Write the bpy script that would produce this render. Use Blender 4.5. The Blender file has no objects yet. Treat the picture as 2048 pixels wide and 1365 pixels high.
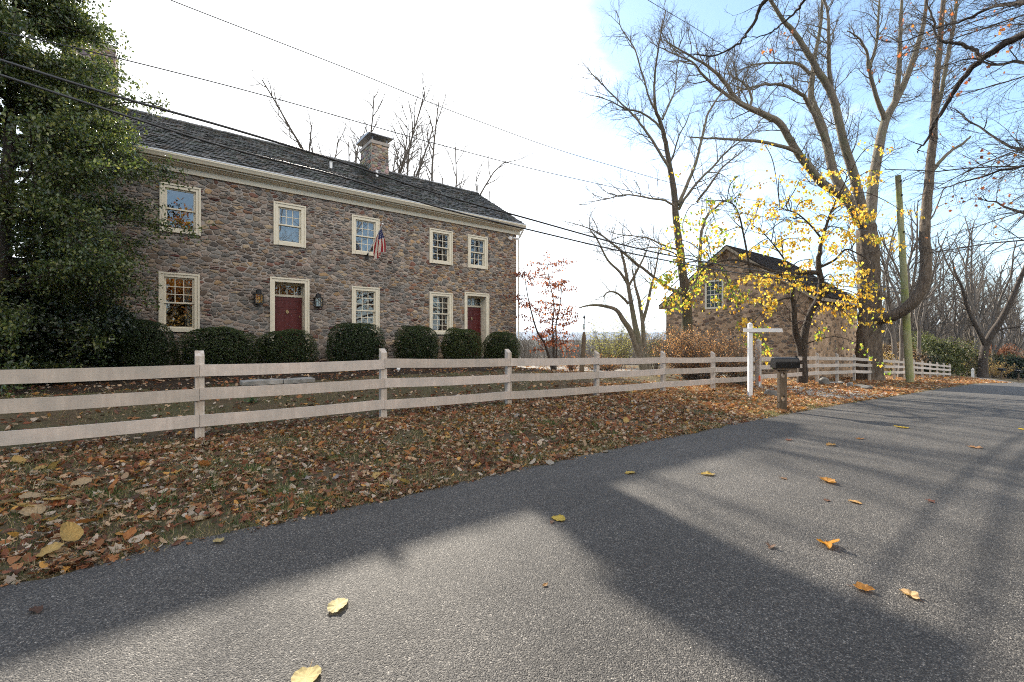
import bpy, math, random
import numpy as np
from mathutils import Vector
R=math.radians
rnd=random.Random(7)
rng=np.random.default_rng(11)
scene=bpy.context.scene
COL=scene.collection
HAZE=True
F=910.0; CU=1024.0; CV=682.5
_h=math.hypot(1157,910); CX=1157/_h; SX=910/_h        # street direction d1=(CX,SX), across n=(-SX,CX)
def SN(s,N,z): return (CX*s-SX*N, SX*s+CX*N, z)
def toSN(x,y): return (CX*x+SX*y, -SX*x+CX*y)
def pix(u,v,Y): return ((u-CU)/F*Y, Y, (CV-v)/F*Y)
def planeY(u,N): return N/(CX-SX*(u-CU)/F)
def fs(u,N=15.5):
    Y=planeY(u,N); return Y*(CX*(u-CU)/F+SX)
def fz(u,v,N=15.5): return (CV-v)/F*planeY(u,N)

# ------------------------------------------------------------------ materials
def newmat(name):
    m=bpy.data.materials.new(name); m.use_nodes=True
    nt=m.node_tree; nt.nodes.clear()
    return m,nt
class NT:
    def __init__(s,nt): s.nt=nt
    def n(s,t,ins=None,**kw):
        nd=s.nt.nodes.new(t)
        for k,v in kw.items(): setattr(nd,k,v)
        for k,v in (ins or {}).items():
            if isinstance(v,bpy.types.NodeSocket): s.nt.links.new(v,nd.inputs[k])
            else: nd.inputs[k].default_value=v
        return nd
    def ramp(s,fac,stops,interp='LINEAR'):
        nd=s.nt.nodes.new('ShaderNodeValToRGB'); cr=nd.color_ramp; cr.interpolation=interp
        while len(cr.elements)<len(stops): cr.elements.new(0.5)
        for e,(p,c) in zip(cr.elements,stops):
            e.position=p; e.color=(c,c,c,1) if isinstance(c,(int,float)) else (*c,1)
        s.nt.links.new(fac,nd.inputs[0]); return nd.outputs[0]
    def mixc(s,f,a,b,mode='MIX'):
        nd=s.nt.nodes.new('ShaderNodeMix'); nd.data_type='RGBA'; nd.blend_type=mode
        for i,v in ((0,f),(6,a),(7,b)):
            if isinstance(v,bpy.types.NodeSocket): s.nt.links.new(v,nd.inputs[i])
            elif i==0: nd.inputs[0].default_value=v
            else: nd.inputs[i].default_value=(*v,1)
        return nd.outputs[2]
    def math(s,op,a,b=0.0,clamp=False):
        nd=s.nt.nodes.new('ShaderNodeMath'); nd.operation=op; nd.use_clamp=clamp
        for i,v in ((0,a),(1,b)):
            if isinstance(v,bpy.types.NodeSocket): s.nt.links.new(v,nd.inputs[i])
            else: nd.inputs[i].default_value=v
        return nd.outputs[0]
    def out(s,sh,vol=None):
        o=s.nt.nodes.new('ShaderNodeOutputMaterial')
        if sh is not None: s.nt.links.new(sh,o.inputs[0])
        if vol is not None: s.nt.links.new(vol,o.inputs[1])
    def pos(s): return s.nt.nodes.new('ShaderNodeNewGeometry').outputs['Position']
    def noise(s,vec,scale,detail=4,rough=0.55,dist=0.0):
        return s.n('ShaderNodeTexNoise',{'Vector':vec,'Scale':scale,'Detail':detail,'Roughness':rough,'Distortion':dist}).outputs[0]
    def bump(s,h,strength,dist=0.01):
        return s.n('ShaderNodeBump',{'Height':h,'Strength':strength,'Distance':dist}).outputs[0]
    def scalev(s,vec,sc):
        nd=s.n('ShaderNodeMapping',{'Vector':vec}); nd.inputs['Scale'].default_value=sc; return nd.outputs[0]
def principled(N,color,rough=0.6,normal=None,spec=0.5,metal=0.0):
    ins={'Base Color':color if isinstance(color,bpy.types.NodeSocket) else (*color,1),'Roughness':rough,'Specular IOR Level':spec,'Metallic':metal}
    if normal is not None: ins['Normal']=normal
    return N.n('ShaderNodeBsdfPrincipled',ins).outputs[0]

def m_plain(name,col,rough=0.5,var=0.15,scale=6.0,bump=0.15,bscale=60,spec=0.4,metal=0.0,dirt=None,stretch=(1,1,1)):
    m,nt=newmat(name); N=NT(nt)
    p=N.scalev(N.pos(),stretch)
    a=N.noise(p,scale,6,0.6)
    d=tuple(c*(1-var*1.6) for c in col) if dirt is None else dirt
    c=N.mixc(N.ramp(a,[(0.3,0.0),(0.75,1.0)]),d,col)
    nb=N.bump(N.noise(p,bscale,3),bump,0.004)
    N.out(principled(N,c,rough,nb,spec,metal)); return m
def m_attr(name,rough=0.8,nscale=25,lo=0.7,hi=1.25,bump=0.4,bscale=45,bdist=0.01,spec=0.3):
    m,nt=newmat(name); N=NT(nt); p=N.pos()
    a=N.n('ShaderNodeAttribute',attribute_name='Col').outputs['Color']
    f=N.ramp(N.noise(p,nscale,5,0.65),[(0.25,lo),(0.75,hi)])
    c=N.mixc(1.0,a,f,'MULTIPLY')
    nb=N.bump(N.noise(p,bscale,6,0.65),bump,bdist)
    N.out(principled(N,c,rough,nb,spec)); return m
def m_leaf(name,trans=0.45,rough=0.5,spec=0.3,boost=1.25,vary=False):
    m,nt=newmat(name); N=NT(nt)
    a=N.n('ShaderNodeAttribute',attribute_name='Col').outputs['Color']
    if vary: a=N.mixc(1.0,a,N.ramp(N.n('ShaderNodeObjectInfo').outputs['Random'],[(0,(0.85,0.9,0.9)),(1,(1.5,1.35,1.1))]),'MULTIPLY')
    pr=principled(N,a,rough,None,spec)
    t=N.n('ShaderNodeBsdfTranslucent',{'Color':N.mixc(1.0,a,(boost,boost*0.97,boost*0.7),'MULTIPLY')}).outputs[0]
    mx=N.n('ShaderNodeMixShader',{0:trans,1:pr,2:t}).outputs[0]
    N.out(mx); return m

M={}
def build_materials():
    M['stone']=m_attr('rubble_stone',0.85,22,0.65,1.3,0.55,38,0.012)
    M['barnshingle']=m_attr('barn_shingle',0.85,14,0.6,1.3,0.6,50,0.008,0.12)
    M['barnstone']=m_attr('barn_rubble_stone',0.9,20,0.7,1.25,0.6,30,0.015)
    M['shingle']=m_attr('roof_shingle',0.5,14,0.6,1.3,0.6,50,0.008,0.36)
    m,nt=newmat('lime_mortar'); N=NT(nt); p=N.pos()
    c=N.mixc(N.ramp(N.noise(p,3.0,6,0.65),[(0.3,0),(0.7,1)]),(0.26,0.232,0.21),(0.45,0.405,0.37))
    N.out(principled(N,c,0.95,N.bump(N.noise(p,60,5),0.5,0.01),0.2)); M['mortar']=m
    m,nt=newmat('barn_mortar'); N=NT(nt); p=N.pos()
    c=N.mixc(N.ramp(N.noise(p,1.4,7,0.7),[(0.35,0),(0.65,1)]),(0.29,0.195,0.12),(0.54,0.385,0.265))
    c=N.mixc(N.ramp(N.noise(p,5,5,0.7),[(0.55,0),(0.7,1)]),c,(0.17,0.12,0.08))
    N.out(principled(N,c,0.95,N.bump(N.noise(p,25,6),0.8,0.02),0.2)); M['barnmortar']=m
    m,nt=newmat('field_stone_side'); N=NT(nt); p=N.scalev(N.pos(),(1,1,1.9))
    p2=N.mixc(0.06,p,N.n('ShaderNodeTexNoise',{'Vector':p,'Scale':3.0}).outputs[1],'LINEAR_LIGHT')
    vo=N.n('ShaderNodeTexVoronoi',{'Vector':p2,'Scale':4.2},feature='F1')
    ve=N.n('ShaderNodeTexVoronoi',{'Vector':p2,'Scale':4.2},feature='DISTANCE_TO_EDGE').outputs[0]
    sc=N.ramp(N.n('ShaderNodeSeparateColor',{0:vo.outputs['Color']}).outputs[0],[(0,(0.16,0.15,0.14)),(0.4,(0.2,0.165,0.14)),(0.7,(0.25,0.18,0.12)),(1,(0.12,0.09,0.075))])
    e=N.ramp(ve,[(0.02,0),(0.06,1)])
    c=N.mixc(e,(0.3,0.27,0.24),sc)
    N.out(principled(N,c,0.9,N.bump(e,0.6,0.02),0.2)); M['sidestone']=m
    M['cream']=m_plain('cream_paint',(0.68,0.63,0.51),0.45,0.06,3,0.05,40)
    M['tantrim']=m_plain('weathered_tan_trim',(0.46,0.38,0.28),0.7,0.3,3,0.2,30,0.2)
    M['gutter']=m_plain('gutter_paint',(0.75,0.72,0.66),0.35,0.05,3,0.03,40,0.5)
    M['drip']=m_plain('drip_edge_metal',(0.55,0.57,0.6),0.3,0.1,4,0.05,30,0.5,0.4)
    M['reddoor']=m_plain('oxblood_paint',(0.105,0.017,0.017),0.4,0.12,4,0.05,60)
    M['white']=m_plain('white_paint',(0.78,0.78,0.78),0.45,0.05,5,0.06,60)
    M['curtain']=m_plain('curtain_cloth',(0.7,0.68,0.62),0.9,0.15,5,0.3,20,0.1,stretch=(3,3,0.2))
    M['blind']=m_plain('blind_cloth',(0.62,0.66,0.72),0.8,0.05,5,0.1,20,0.1)
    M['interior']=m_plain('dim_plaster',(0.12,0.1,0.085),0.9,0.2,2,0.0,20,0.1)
    M['black']=m_plain('black_metal',(0.012,0.012,0.014),0.4,0.2,8,0.1,80,0.5)
    M['mailbox']=m_plain('black_enamel',(0.006,0.007,0.009),0.35,0.2,6,0.08,90,0.5)
    M['brass']=m_plain('old_brass',(0.45,0.36,0.2),0.3,0.2,10,0.05,60,0.5,0.9)
    M['zinc']=m_plain('sheet_metal_cap',(0.36,0.37,0.4),0.45,0.25,5,0.1,30,0.5,0.5)
    M['orange']=m_plain('orange_band',(0.8,0.13,0.03),0.5,0.1)
    M['cable']=m_plain('cable_sheath',(0.03,0.032,0.036),0.45,0.2,8,0.1,60,0.5)
    M['rock']=m_plain('grey_rock',(0.26,0.255,0.25),0.9,0.35,4,0.9,14,0.2,dirt=(0.12,0.115,0.1))
    M['paleslab']=m_plain('weathered_slab',(0.38,0.365,0.345),0.9,0.3,5,0.8,18,0.2,dirt=(0.15,0.15,0.14))
    m,nt=newmat('weathered_white_rail'); N=NT(nt); p=N.pos()
    pr=N.scalev(p,(1.2,1.2,9))
    g=N.noise(N.scalev(p,(16,16,1.2)),1.0,6,0.7)
    bl=N.noise(p,2.2,5,0.65)
    c=N.mixc(N.ramp(g,[(0.35,0),(0.65,1)]),(0.49,0.425,0.38),(0.63,0.56,0.505))
    c=N.mixc(N.ramp(bl,[(0.35,0.8),(0.65,0)]),c,(0.40,0.375,0.35))
    gr=N.noise(N.scalev(p,(7,7,60)),1.0,5,0.6)
    c=N.mixc(N.ramp(gr,[(0.60,0),(0.80,0.5)]),c,(0.25,0.23,0.2))
    oi=N.n('ShaderNodeObjectInfo').outputs['Random']
    c=N.mixc(1.0,c,N.ramp(oi,[(0,(0.84,0.83,0.80)),(1,(1.06,1.05,1.05))]),'MULTIPLY')
    N.out(principled(N,c,0.7,N.bump(gr,0.35,0.004),0.3)); M['fence']=m
    m,nt=newmat('weathered_post'); N=NT(nt); p=N.pos()
    g=N.noise(N.scalev(p,(14,14,2)),1.0,6,0.7)
    c=N.mixc(N.ramp(g,[(0.35,0),(0.7,1)]),(0.36,0.3,0.24),(0.62,0.58,0.54))
    c=N.mixc(N.ramp(N.noise(p,9,5,0.7),[(0.58,0),(0.72,0.7)]),c,(0.24,0.17,0.1))
    N.out(principled(N,c,0.75,N.bump(g,0.4,0.004),0.3)); M['post']=m
    M['postwood']=m_plain('bare_wood',(0.2,0.15,0.105),0.85,0.4,3,0.6,30,0.2,stretch=(6,6,1))
    def glass(name,ior,k):
        m,nt=newmat(name); N=NT(nt)
        nb=N.bump(N.noise(N.pos(),1.6,2,0.5),0.06,0.02)
        fr=N.math('MULTIPLY',N.n('ShaderNodeFresnel',{'IOR':ior,'Normal':nb}).outputs[0],k,True)
        gl=N.n('ShaderNodeBsdfGlossy',{'Color':(1,1,1,1),'Roughness':0.015,'Normal':nb}).outputs[0]
        tr=N.n('ShaderNodeBsdfTransparent',{'Color':(0.8,0.84,0.82,1)}).outputs[0]
        N.out(N.n('ShaderNodeMixShader',{0:fr,1:tr,2:gl}).outputs[0]); return m
    M['glass']=glass('window_glass',2.1,1.25); M['oldglass']=glass('old_glass',1.5,1.0)
    def bark(name,a,b,moss=None,sc=1.0):
        m,nt=newmat(name); N=NT(nt); p=N.pos()
        pp=N.scalev(p,(13*sc,13*sc,2.2*sc))
        g=N.noise(pp,1.0,8,0.75,0.8)
        c=N.mixc(N.ramp(g,[(0.35,0),(0.68,1)]),a,b)
        if moss:
            c=N.mixc(N.ramp(N.noise(p,1.3*sc,6,0.7),[(0.48,0),(0.62,0.75)]),c,moss)
        c=N.mixc(N.ramp(N.noise(p,5*sc,4,0.7),[(0.62,0),(0.72,0.5)]),c,(0.34,0.33,0.29))
        N.out(principled(N,c,0.9,N.bump(g,1.0,0.06),0.2)); return m
    M['bark']=bark('grey_bark',(0.095,0.077,0.06),(0.285,0.245,0.195),(0.15,0.15,0.095))
    M['barkdark']=bark('dark_bark',(0.035,0.028,0.023),(0.11,0.09,0.075))
    M['barkfurrow']=bark('furrowed_bark',(0.045,0.034,0.026),(0.235,0.185,0.14),None,0.8)
    M['barkbrown']=bark('brown_bark',(0.05,0.038,0.028),(0.16,0.125,0.095),(0.1,0.1,0.06))
    M['barkpale']=bark('pale_bark',(0.13,0.115,0.1),(0.3,0.27,0.235),(0.2,0.2,0.14))
    M['twig']=bark('woodland_bark',(0.09,0.075,0.063),(0.2,0.175,0.15))
    M['pole']=bark('mossy_pole',(0.25,0.25,0.13),(0.40,0.38,0.22),(0.27,0.31,0.09),0.7)
    M['leaf']=m_leaf('thin_autumn_leaf',0.5,0.5,0.3,1.6)
    M['holly']=m_leaf('glossy_green_leaf',0.3,0.3,0.6,1.7)
    M['box']=m_leaf('matte_green_leaf',0.2,0.55,0.3,1.3,True)
    M['litter']=m_leaf('dry_leaf',0.3,0.7,0.2,1.3)
    M['blade']=m_leaf('grass_blade',0.35,0.6,0.25,1.3)
    # asphalt
    m,nt=newmat('asphalt'); N=NT(nt); p=N.pos()
    v1=N.n('ShaderNodeTexVoronoi',{'Vector':p,'Scale':165.0,'Randomness':1.0})
    v2=N.n('ShaderNodeTexVoronoi',{'Vector':p,'Scale':88.0,'Randomness':1.0})
    r1=N.n('ShaderNodeSeparateColor',{0:v1.outputs['Color']}).outputs[0]
    r2=N.n('ShaderNodeSeparateColor',{0:v2.outputs['Color']}).outputs[1]
    spk=N.ramp(r1,[(0.0,(0.022,0.022,0.023)),(0.5,(0.045,0.045,0.046)),(0.82,(0.078,0.077,0.075)),(0.97,(0.15,0.147,0.14)),(1.0,(0.24,0.235,0.225))])
    spk2=N.ramp(r2,[(0.0,0.75),(0.6,1.0),(0.93,1.25),(1.0,1.7)])
    c=N.mixc(1.0,spk,spk2,'MULTIPLY')
    big=N.ramp(N.noise(N.scalev(p,(1,1,1)),0.55,5,0.6),[(0.3,0.82),(0.7,1.2)])
    c=N.mixc(1.0,c,big,'MULTIPLY')
    acr=N.n('ShaderNodeVectorMath',{0:p,1:(-SX,CX,0)},operation='DOT_PRODUCT').outputs['Value']
    aln=N.n('ShaderNodeVectorMath',{0:p,1:(CX,SX,0)},operation='DOT_PRODUCT').outputs['Value']
    lane=N.n('ShaderNodeCombineXYZ',{0:N.math('MULTIPLY',acr,1.5),1:N.math('MULTIPLY',aln,0.12)}).outputs[0]
    c=N.mixc(1.0,c,N.ramp(N.noise(lane,1.0,4,0.6),[(0.3,0.84),(0.7,1.17)]),'MULTIPLY')
    st=N.ramp(N.noise(p,2.6,5,0.7),[(0.62,1.0),(0.74,0.78)])
    c=N.mixc(1.0,c,st,'MULTIPLY')
    c=N.mixc(1.0,c,(1.17,1.10,1.02),'MULTIPLY')
    hgt=N.math('ADD',N.math('MULTIPLY',v1.outputs['Distance'],0.9),N.math('MULTIPLY',v2.outputs['Distance'],0.9))
    hgt=N.math('SUBTRACT',1.0,hgt)
    N.out(principled(N,c,0.72,N.bump(hgt,1.0,0.005),0.35)); M['asphalt']=m
    # ground: thin turf over soil
    m,nt=newmat('autumn_turf'); N=NT(nt); p=N.pos()
    a=N.noise(p,1.1,6,0.65); b=N.noise(p,14,5,0.7); d=N.noise(p,70,3,0.7)
    c=N.mixc(N.ramp(a,[(0.38,0),(0.62,1)]),(0.10,0.072,0.048),(0.075,0.078,0.038))
    c=N.mixc(N.ramp(b,[(0.4,0),(0.7,0.8)]),c,(0.14,0.1,0.06))
    c=N.mixc(N.ramp(d,[(0.5,0),(0.72,0.7)]),c,(0.035,0.028,0.02))
    N.out(principled(N,c,0.95,N.bump(N.math('ADD',b,N.math('MULTIPLY',d,0.5)),1.0,0.03),0.15)); M['ground']=m
    m,nt=newmat('bed_mulch'); N=NT(nt); p=N.pos()
    d=N.noise(p,45,5,0.75)
    c=N.mixc(N.ramp(d,[(0.35,0),(0.7,1)]),(0.022,0.017,0.013),(0.075,0.055,0.04))
    N.out(principled(N,c,0.95,N.bump(d,1.0,0.03),0.1)); M['mulch']=m
    m,nt=newmat('pale_gravel'); N=NT(nt); p=N.pos()
    vo=N.n('ShaderNodeTexVoronoi',{'Vector':p,'Scale':38.0})
    r1=N.n('ShaderNodeSeparateColor',{0:vo.outputs['Color']}).outputs[0]
    c=N.ramp(r1,[(0,(0.17,0.15,0.13)),(0.5,(0.3,0.28,0.25)),(1,(0.42,0.4,0.37))])
    N.out(principled(N,c,0.9,N.bump(N.math('SUBTRACT',1.0,vo.outputs['Distance']),0.9,0.02),0.2)); M['gravel']=m
    M['hill']=m_plain('far_woodland',(0.075,0.07,0.05),0.95,0.4,0.02,0.0,0.05,0.1)
    m,nt=newmat('air'); N=NT(nt)
    v=N.n('ShaderNodeVolumePrincipled',{'Color':(0.62,0.76,1.0,1),'Density':0.000085,'Anisotropy':0.2}).outputs[0]
    N.out(None,v); M['air']=m; m.cycles.volume_sampling='DISTANCE'; m.cycles.homogeneous_volume=True
build_materials()

# ------------------------------------------------------------------ mesh helpers
def arrmesh(name,verts,facesets,smooth=False,fcol=None):
    """facesets: list of int arrays (n,k)"""
    me=bpy.data.meshes.new(name)
    verts=np.asarray(verts,dtype=np.float32)
    me.vertices.add(len(verts)); me.vertices.foreach_set('co',verts.ravel())
    loops=[];tot=[]
    for fa in facesets:
        fa=np.asarray(fa,dtype=np.int32)
        if len(fa)==0: continue
        loops.append(fa.ravel()); tot.append(np.full(len(fa),fa.shape[1],dtype=np.int32))
    loops=np.concatenate(loops); tot=np.concatenate(tot)
    start=np.concatenate([[0],np.cumsum(tot)[:-1]]).astype(np.int32)
    me.loops.add(len(loops)); me.loops.foreach_set('vertex_index',loops)
    me.polygons.add(len(tot)); me.polygons.foreach_set('loop_start',start); me.polygons.foreach_set('loop_total',tot)
    me.update(calc_edges=True)
    if smooth: me.polygons.foreach_set('use_smooth',np.ones(len(tot),dtype=bool))
    if fcol is not None:
        fc=np.asarray(fcol,dtype=np.float32)
        if fc.shape[1]==3: fc=np.concatenate([fc,np.ones((len(fc),1),np.float32)],1)
        at=me.attributes.new('Col','FLOAT_COLOR','FACE'); at.data.foreach_set('color',fc.ravel())
    me.validate(verbose=False)
    return me
def link(name,me,mat,parent=None,loc=(0,0,0)):
    o=bpy.data.objects.new(name,me); COL.objects.link(o)
    if mat is not None: me.materials.append(mat)
    o.location=loc
    if parent is not None: o.parent=parent
    return o
class MB:
    def __init__(s): s.v=[];s.f=[];s.c=[]
    def add(s,vs,fs_,col=None):
        b=len(s.v); s.v.extend(vs)
        for f in fs_:
            s.f.append(tuple(i+b for i in f)); s.c.append(col if col is not None else (1,1,1))
    def hexa(s,p,col=None):
        s.add(p,[(3,2,1,0),(4,5,6,7),(0,1,5,4),(1,2,6,5),(2,3,7,6),(3,0,4,7)],col)
    def box(s,a0,a1,n0,n1,z0,z1,col=None):
        s.hexa([SN(a0,n0,z0),SN(a1,n0,z0),SN(a1,n1,z0),SN(a0,n1,z0),SN(a0,n0,z1),SN(a1,n0,z1),SN(a1,n1,z1),SN(a0,n1,z1)],col)
    def prism(s,prof,a0,a1,col=None):
        """prof list of (N,z) extruded along the street from a0 to a1"""
        k=len(prof)
        vs=[SN(a0,n,z) for n,z in prof]+[SN(a1,n,z) for n,z in prof]
        fs_=[tuple(range(k)),tuple(range(2*k-1,k-1,-1))]+[(i,i+k,(i+1)%k+k,(i+1)%k) for i in range(k)]
        s.add(vs,fs_,col)
    def tube(s,pts,rad,n=8,col=None,cap=True):
        k=len(pts); vs=[];fs_=[]
        for i in range(k):
            p=Vector(pts[i]); t=(Vector(pts[min(i+1,k-1)])-Vector(pts[max(i-1,0)])).normalized()
            a=Vector((0,0,1)) if abs(t.z)<0.9 else Vector((1,0,0))
            x=t.cross(a).normalized(); y=t.cross(x)
            r=rad[i] if hasattr(rad,'__len__') else rad
            for j in range(n):
                an=2*math.pi*j/n; vs.append(tuple(p+x*math.cos(an)*r+y*math.sin(an)*r))
        for i in range(k-1):
            for j in range(n):
                fs_.append((i*n+j,i*n+(j+1)%n,(i+1)*n+(j+1)%n,(i+1)*n+j))
        if cap: fs_.append(tuple(range(n))); fs_.append(tuple(range(k*n-1,(k-1)*n-1,-1)))
        s.add(vs,fs_,col)
    def lathe(s,c,prof,n=16,col=None):
        vs=[];fs_=[]
        for r,z in prof:
            for j in range(n):
                an=2*math.pi*j/n; vs.append((c[0]+r*math.cos(an),c[1]+r*math.sin(an),c[2]+z))
        for i in range(len(prof)-1):
            for j in range(n): fs_.append((i*n+j,i*n+(j+1)%n,(i+1)*n+(j+1)%n,(i+1)*n+j))
        fs_.append(tuple(range(n-1,-1,-1))); fs_.append(tuple(range((len(prof)-1)*n,len(prof)*n)))
        s.add(vs,fs_,col)
    def build(s,name,mat,parent=None,loc=None,smooth=False,bevel=0.0):
        base=Vector(root_loc(parent)) if parent is not None else Vector(loc or (0,0,0))
        me=bpy.data.meshes.new(name)
        me.from_pydata([(v[0]-base.x,v[1]-base.y,v[2]-base.z) for v in s.v],[],s.f)
        at=me.attributes.new('Col','FLOAT_COLOR','FACE')
        at.data.foreach_set('color',np.array([(*c,1) for c in s.c],dtype=np.float32).ravel())
        if smooth: me.polygons.foreach_set('use_smooth',np.ones(len(s.f),dtype=bool))
        me.update()
        o=link(name,me,mat,parent,(0,0,0) if parent is not None else tuple(base))
        if bevel>0:
            b=o.modifiers.new('edge','BEVEL'); b.width=bevel; b.segments=2; b.limit_method='ANGLE'
        return o
def root_loc(o):
    l=Vector((0,0,0))
    while o is not None: l+=o.location; o=o.parent
    return l
def tag(o,label=None,cat=None,group=None,kind=None):
    if label: o['label']=label
    if cat: o['category']=cat
    if group: o['group']=group
    if kind: o['kind']=kind
    return o
def thing(name,label,cat,loc,group=None):
    o=bpy.data.objects.new(name,None); COL.objects.link(o); o.location=loc; o.empty_display_size=0.2
    return tag(o,label,cat,group)
def copy_tree(o,parent=None):
    c=o.copy(); COL.objects.link(c)
    if parent is not None: c.parent=parent
    for ch in list(o.children): copy_tree(ch,c)
    return c

# ------------------------------------------------------------------ terrain
_ks=[-400,-60,-20,0,5,11.9,20.9,37.8,69,120,300,3000]
_kz=[-0.6,-1.2,-1.45,-1.5,-1.5,-1.61,-1.91,-2.5,-4.2,-6.5,-11,-16]
_ds=np.arange(-410,3010,0.5); _dz=np.interp(_ds,_ks,_kz)
_k=np.hanning(15); _k/=_k.sum(); _dz=np.convolve(np.pad(_dz,7,mode='edge'),_k,mode='valid')
def zr(s): return np.interp(s,_ds,_dz)
_fs=[-50,8,11.7,14.6,25,45,59,80,120]; _fz=[-1.36,-1.38,-1.5,-1.62,-2.02,-2.85,-3.35,-4.5,-6.2]
def zf(s):
    s=np.asarray(s,dtype=float); b=np.interp(s,_fs,_fz)
    return np.where(s>110,zr(s)+0.3,b)
def zh(s): return np.interp(s,[-60,-10,9,14,20,30,40,60,120],[-0.75,-0.9,-0.9,-1.3,-1.6,-2.0,-2.6,-3.4,-6.2])
def sstep(a,b,x):
    t=np.clip((np.asarray(x,dtype=float)-a)/(b-a),0,1); return t*t*(3-2*t)
def _vn(s,N,f,seed):
    return (np.sin(s*f*1.3+seed)*np.cos(N*f*1.7+seed*2.1)+np.sin(s*f*2.9+N*f*1.1+seed*3.7)*0.5)/1.5
def gz(s,N):
    s=np.asarray(s,dtype=float);N=np.asarray(N,dtype=float)
    r=zr(s)
    z=r+(zf(s)-r)*sstep(4.15,7.2,N)
    z=z+(zh(s)-zf(s))*sstep(7.7,12.5,N)
    z=z-np.clip(N-26,0,84)*0.105*sstep(26,60,N)
    z=z-np.clip(N-26,0,160)*0.0
    z=np.where(N<-2,r+0.45*sstep(-2.3,-7,N)+0.02*np.clip(-7-N,0,200),z)
    inside=sstep(4.25,4.0,N)*sstep(-2.4,-2.1,N)
    rough=0.02*_vn(s,N,1.1,1.0)+0.012*_vn(s,N,3.1,4.0)
    z=z+rough*(1-inside)-0.05*inside
    z=np.where(N>200,np.maximum(z,-16),z)
    return z
def gzf(s,N): return float(gz(s,N))
def gxy(x,y):
    s,N=toSN(x,y); return float(gz(s,N))
def axis(segs):
    out=[]
    for a,b,n in segs: out.append(np.linspace(a,b,n,endpoint=False))
    return np.append(np.concatenate(out),segs[-1][1])
def grid_sheet(name,sv,nv,zfun,mat,kind='structure'):
    S,NN=np.meshgrid(sv,nv,indexing='ij'); Z=zfun(S,NN)
    X=CX*S-SX*NN; Y=SX*S+CX*NN
    v=np.stack([X,Y,Z],-1).reshape(-1,3)
    a,b=S.shape; i=np.arange(a*b).reshape(a,b)
    f=np.stack([i[:-1,:-1],i[1:,:-1],i[1:,1:],i[:-1,1:]],-1).reshape(-1,4)
    me=arrmesh(name,v,[f],True); o=link(name,me,mat); tag(o,kind=kind); return o
sv=axis([(-9000,-2500,4),(-2500,-300,10),(-300,-40,26),(-40,-8,32),(-8,20,140),(20,70,120),(70,140,50),(140,500,40),(500,3000,20),(3000,12000,5)])
nv=axis([(-9000,-2500,4),(-2500,-300,10),(-300,-40,16),(-40,-8,20),(-8,-2.4,14),(-2.4,3.9,8),(3.9,8.2,50),(8.2,16,40),(16,40,30),(40,200,40),(200,3000,30),(3000,12000,5)])
grid_sheet('ground',sv,nv,gz,M['ground'])
# road
rs=axis([(-300,-30,40),(-30,-6,60),(-6,25,300),(25,80,140),(80,200,60)])
e1=4.17+0.04*np.sin(rs*2.3)+0.03*np.sin(rs*5.9+1)+0.02*np.sin(rs*13.1)+0.028*rng.standard_normal(len(rs))
rows=[]
for q in np.linspace(0,1,9):
    rows.append(-2.2+(e1+2.2)*q)
NNr=np.stack(rows,1); SSr=np.repeat(rs[:,None],9,1)
crown=0.03*(1-((np.linspace(0,1,9)-0.5)*2)**2)
ZZr=zr(SSr)+crown[None,:]-0.006
vv=np.stack([CX*SSr-SX*NNr,SX*SSr+CX*NNr,ZZr],-1).reshape(-1,3)
ii=np.arange(len(rs)*9).reshape(len(rs),9)
ff=np.stack([ii[:-1,:-1],ii[1:,:-1],ii[1:,1:],ii[:-1,1:]],-1).reshape(-1,4)
tag(link('road',arrmesh('road',vv,[ff],True),M['asphalt']),kind='structure')
def roadz(s,N): return float(zr(s)+0.03*(1-((np.clip((N+2.2)/6.4,0,1)-0.5)*2)**2)-0.006)
# planting bed in front of the house, gravel
def patch(name,outline,mat,dz=0.006,step=0.35):
    """irregular patch given as polygon in (s,N); grid cells whose centre lies inside"""
    P=np.array(outline); s0,n0=P.min(0); s1,n1=P.max(0)
    sv_=np.arange(s0,s1+step,step); nv_=np.arange(n0,n1+step,step)
    S,NN=np.meshgrid(sv_,nv_,indexing='ij')
    def inside(x,y):
        r=np.zeros(x.shape,bool); k=len(P)
        for i in range(k):
            xa,ya=P[i]; xb,yb=P[(i+1)%k]
            c=((ya>y)!=(yb>y))&(x<(xb-xa)*(y-ya)/(yb-ya+1e-12)+xa); r^=c
        return r
    C=inside(S[:-1,:-1]+step/2+0.1*np.sin(NN[:-1,:-1]*5),NN[:-1,:-1]+step/2+0.1*np.sin(S[:-1,:-1]*4))
    Z=gz(S,NN)+dz
    v=np.stack([CX*S-SX*NN,SX*S+CX*NN,Z],-1).reshape(-1,3)
    i=np.arange(S.size).reshape(S.shape)
    f=np.stack([i[:-1,:-1],i[1:,:-1],i[1:,1:],i[:-1,1:]],-1)[C]
    used=np.unique(f); mp=-np.ones(len(v),int); mp[used]=np.arange(len(used))
    o=link(name,arrmesh(name,v[used],[mp[f]],True),mat); tag(o,kind='structure'); return o
patch('planting_bed',[(-7,11.6),(2,11.4),(6,11.8),(10,11.7),(13,12.2),(13.6,14),(12.4,15.4),(-7,15.4)],M['mulch'],0.006,0.2)
patch('gravel_drive',[(12.6,15.6),(14,14.6),(18,13.0),(20.5,9.5),(19.2,8.6),(17.2,7.6),(16.2,5.2),(15.2,4.25),(21.5,4.25),(20.6,6.5),(19.6,7.9),(22.5,9.2),(24,12),(24,19),(12.8,23)],M['gravel'],0.006,0.2)
patch('gravel_lane',[(56,4.25),(66,4.25),(66,6.5),(64,14),(72,40),(66,40),(60.5,12),(58.5,7)],M['gravel'],0.008,0.4)

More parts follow.
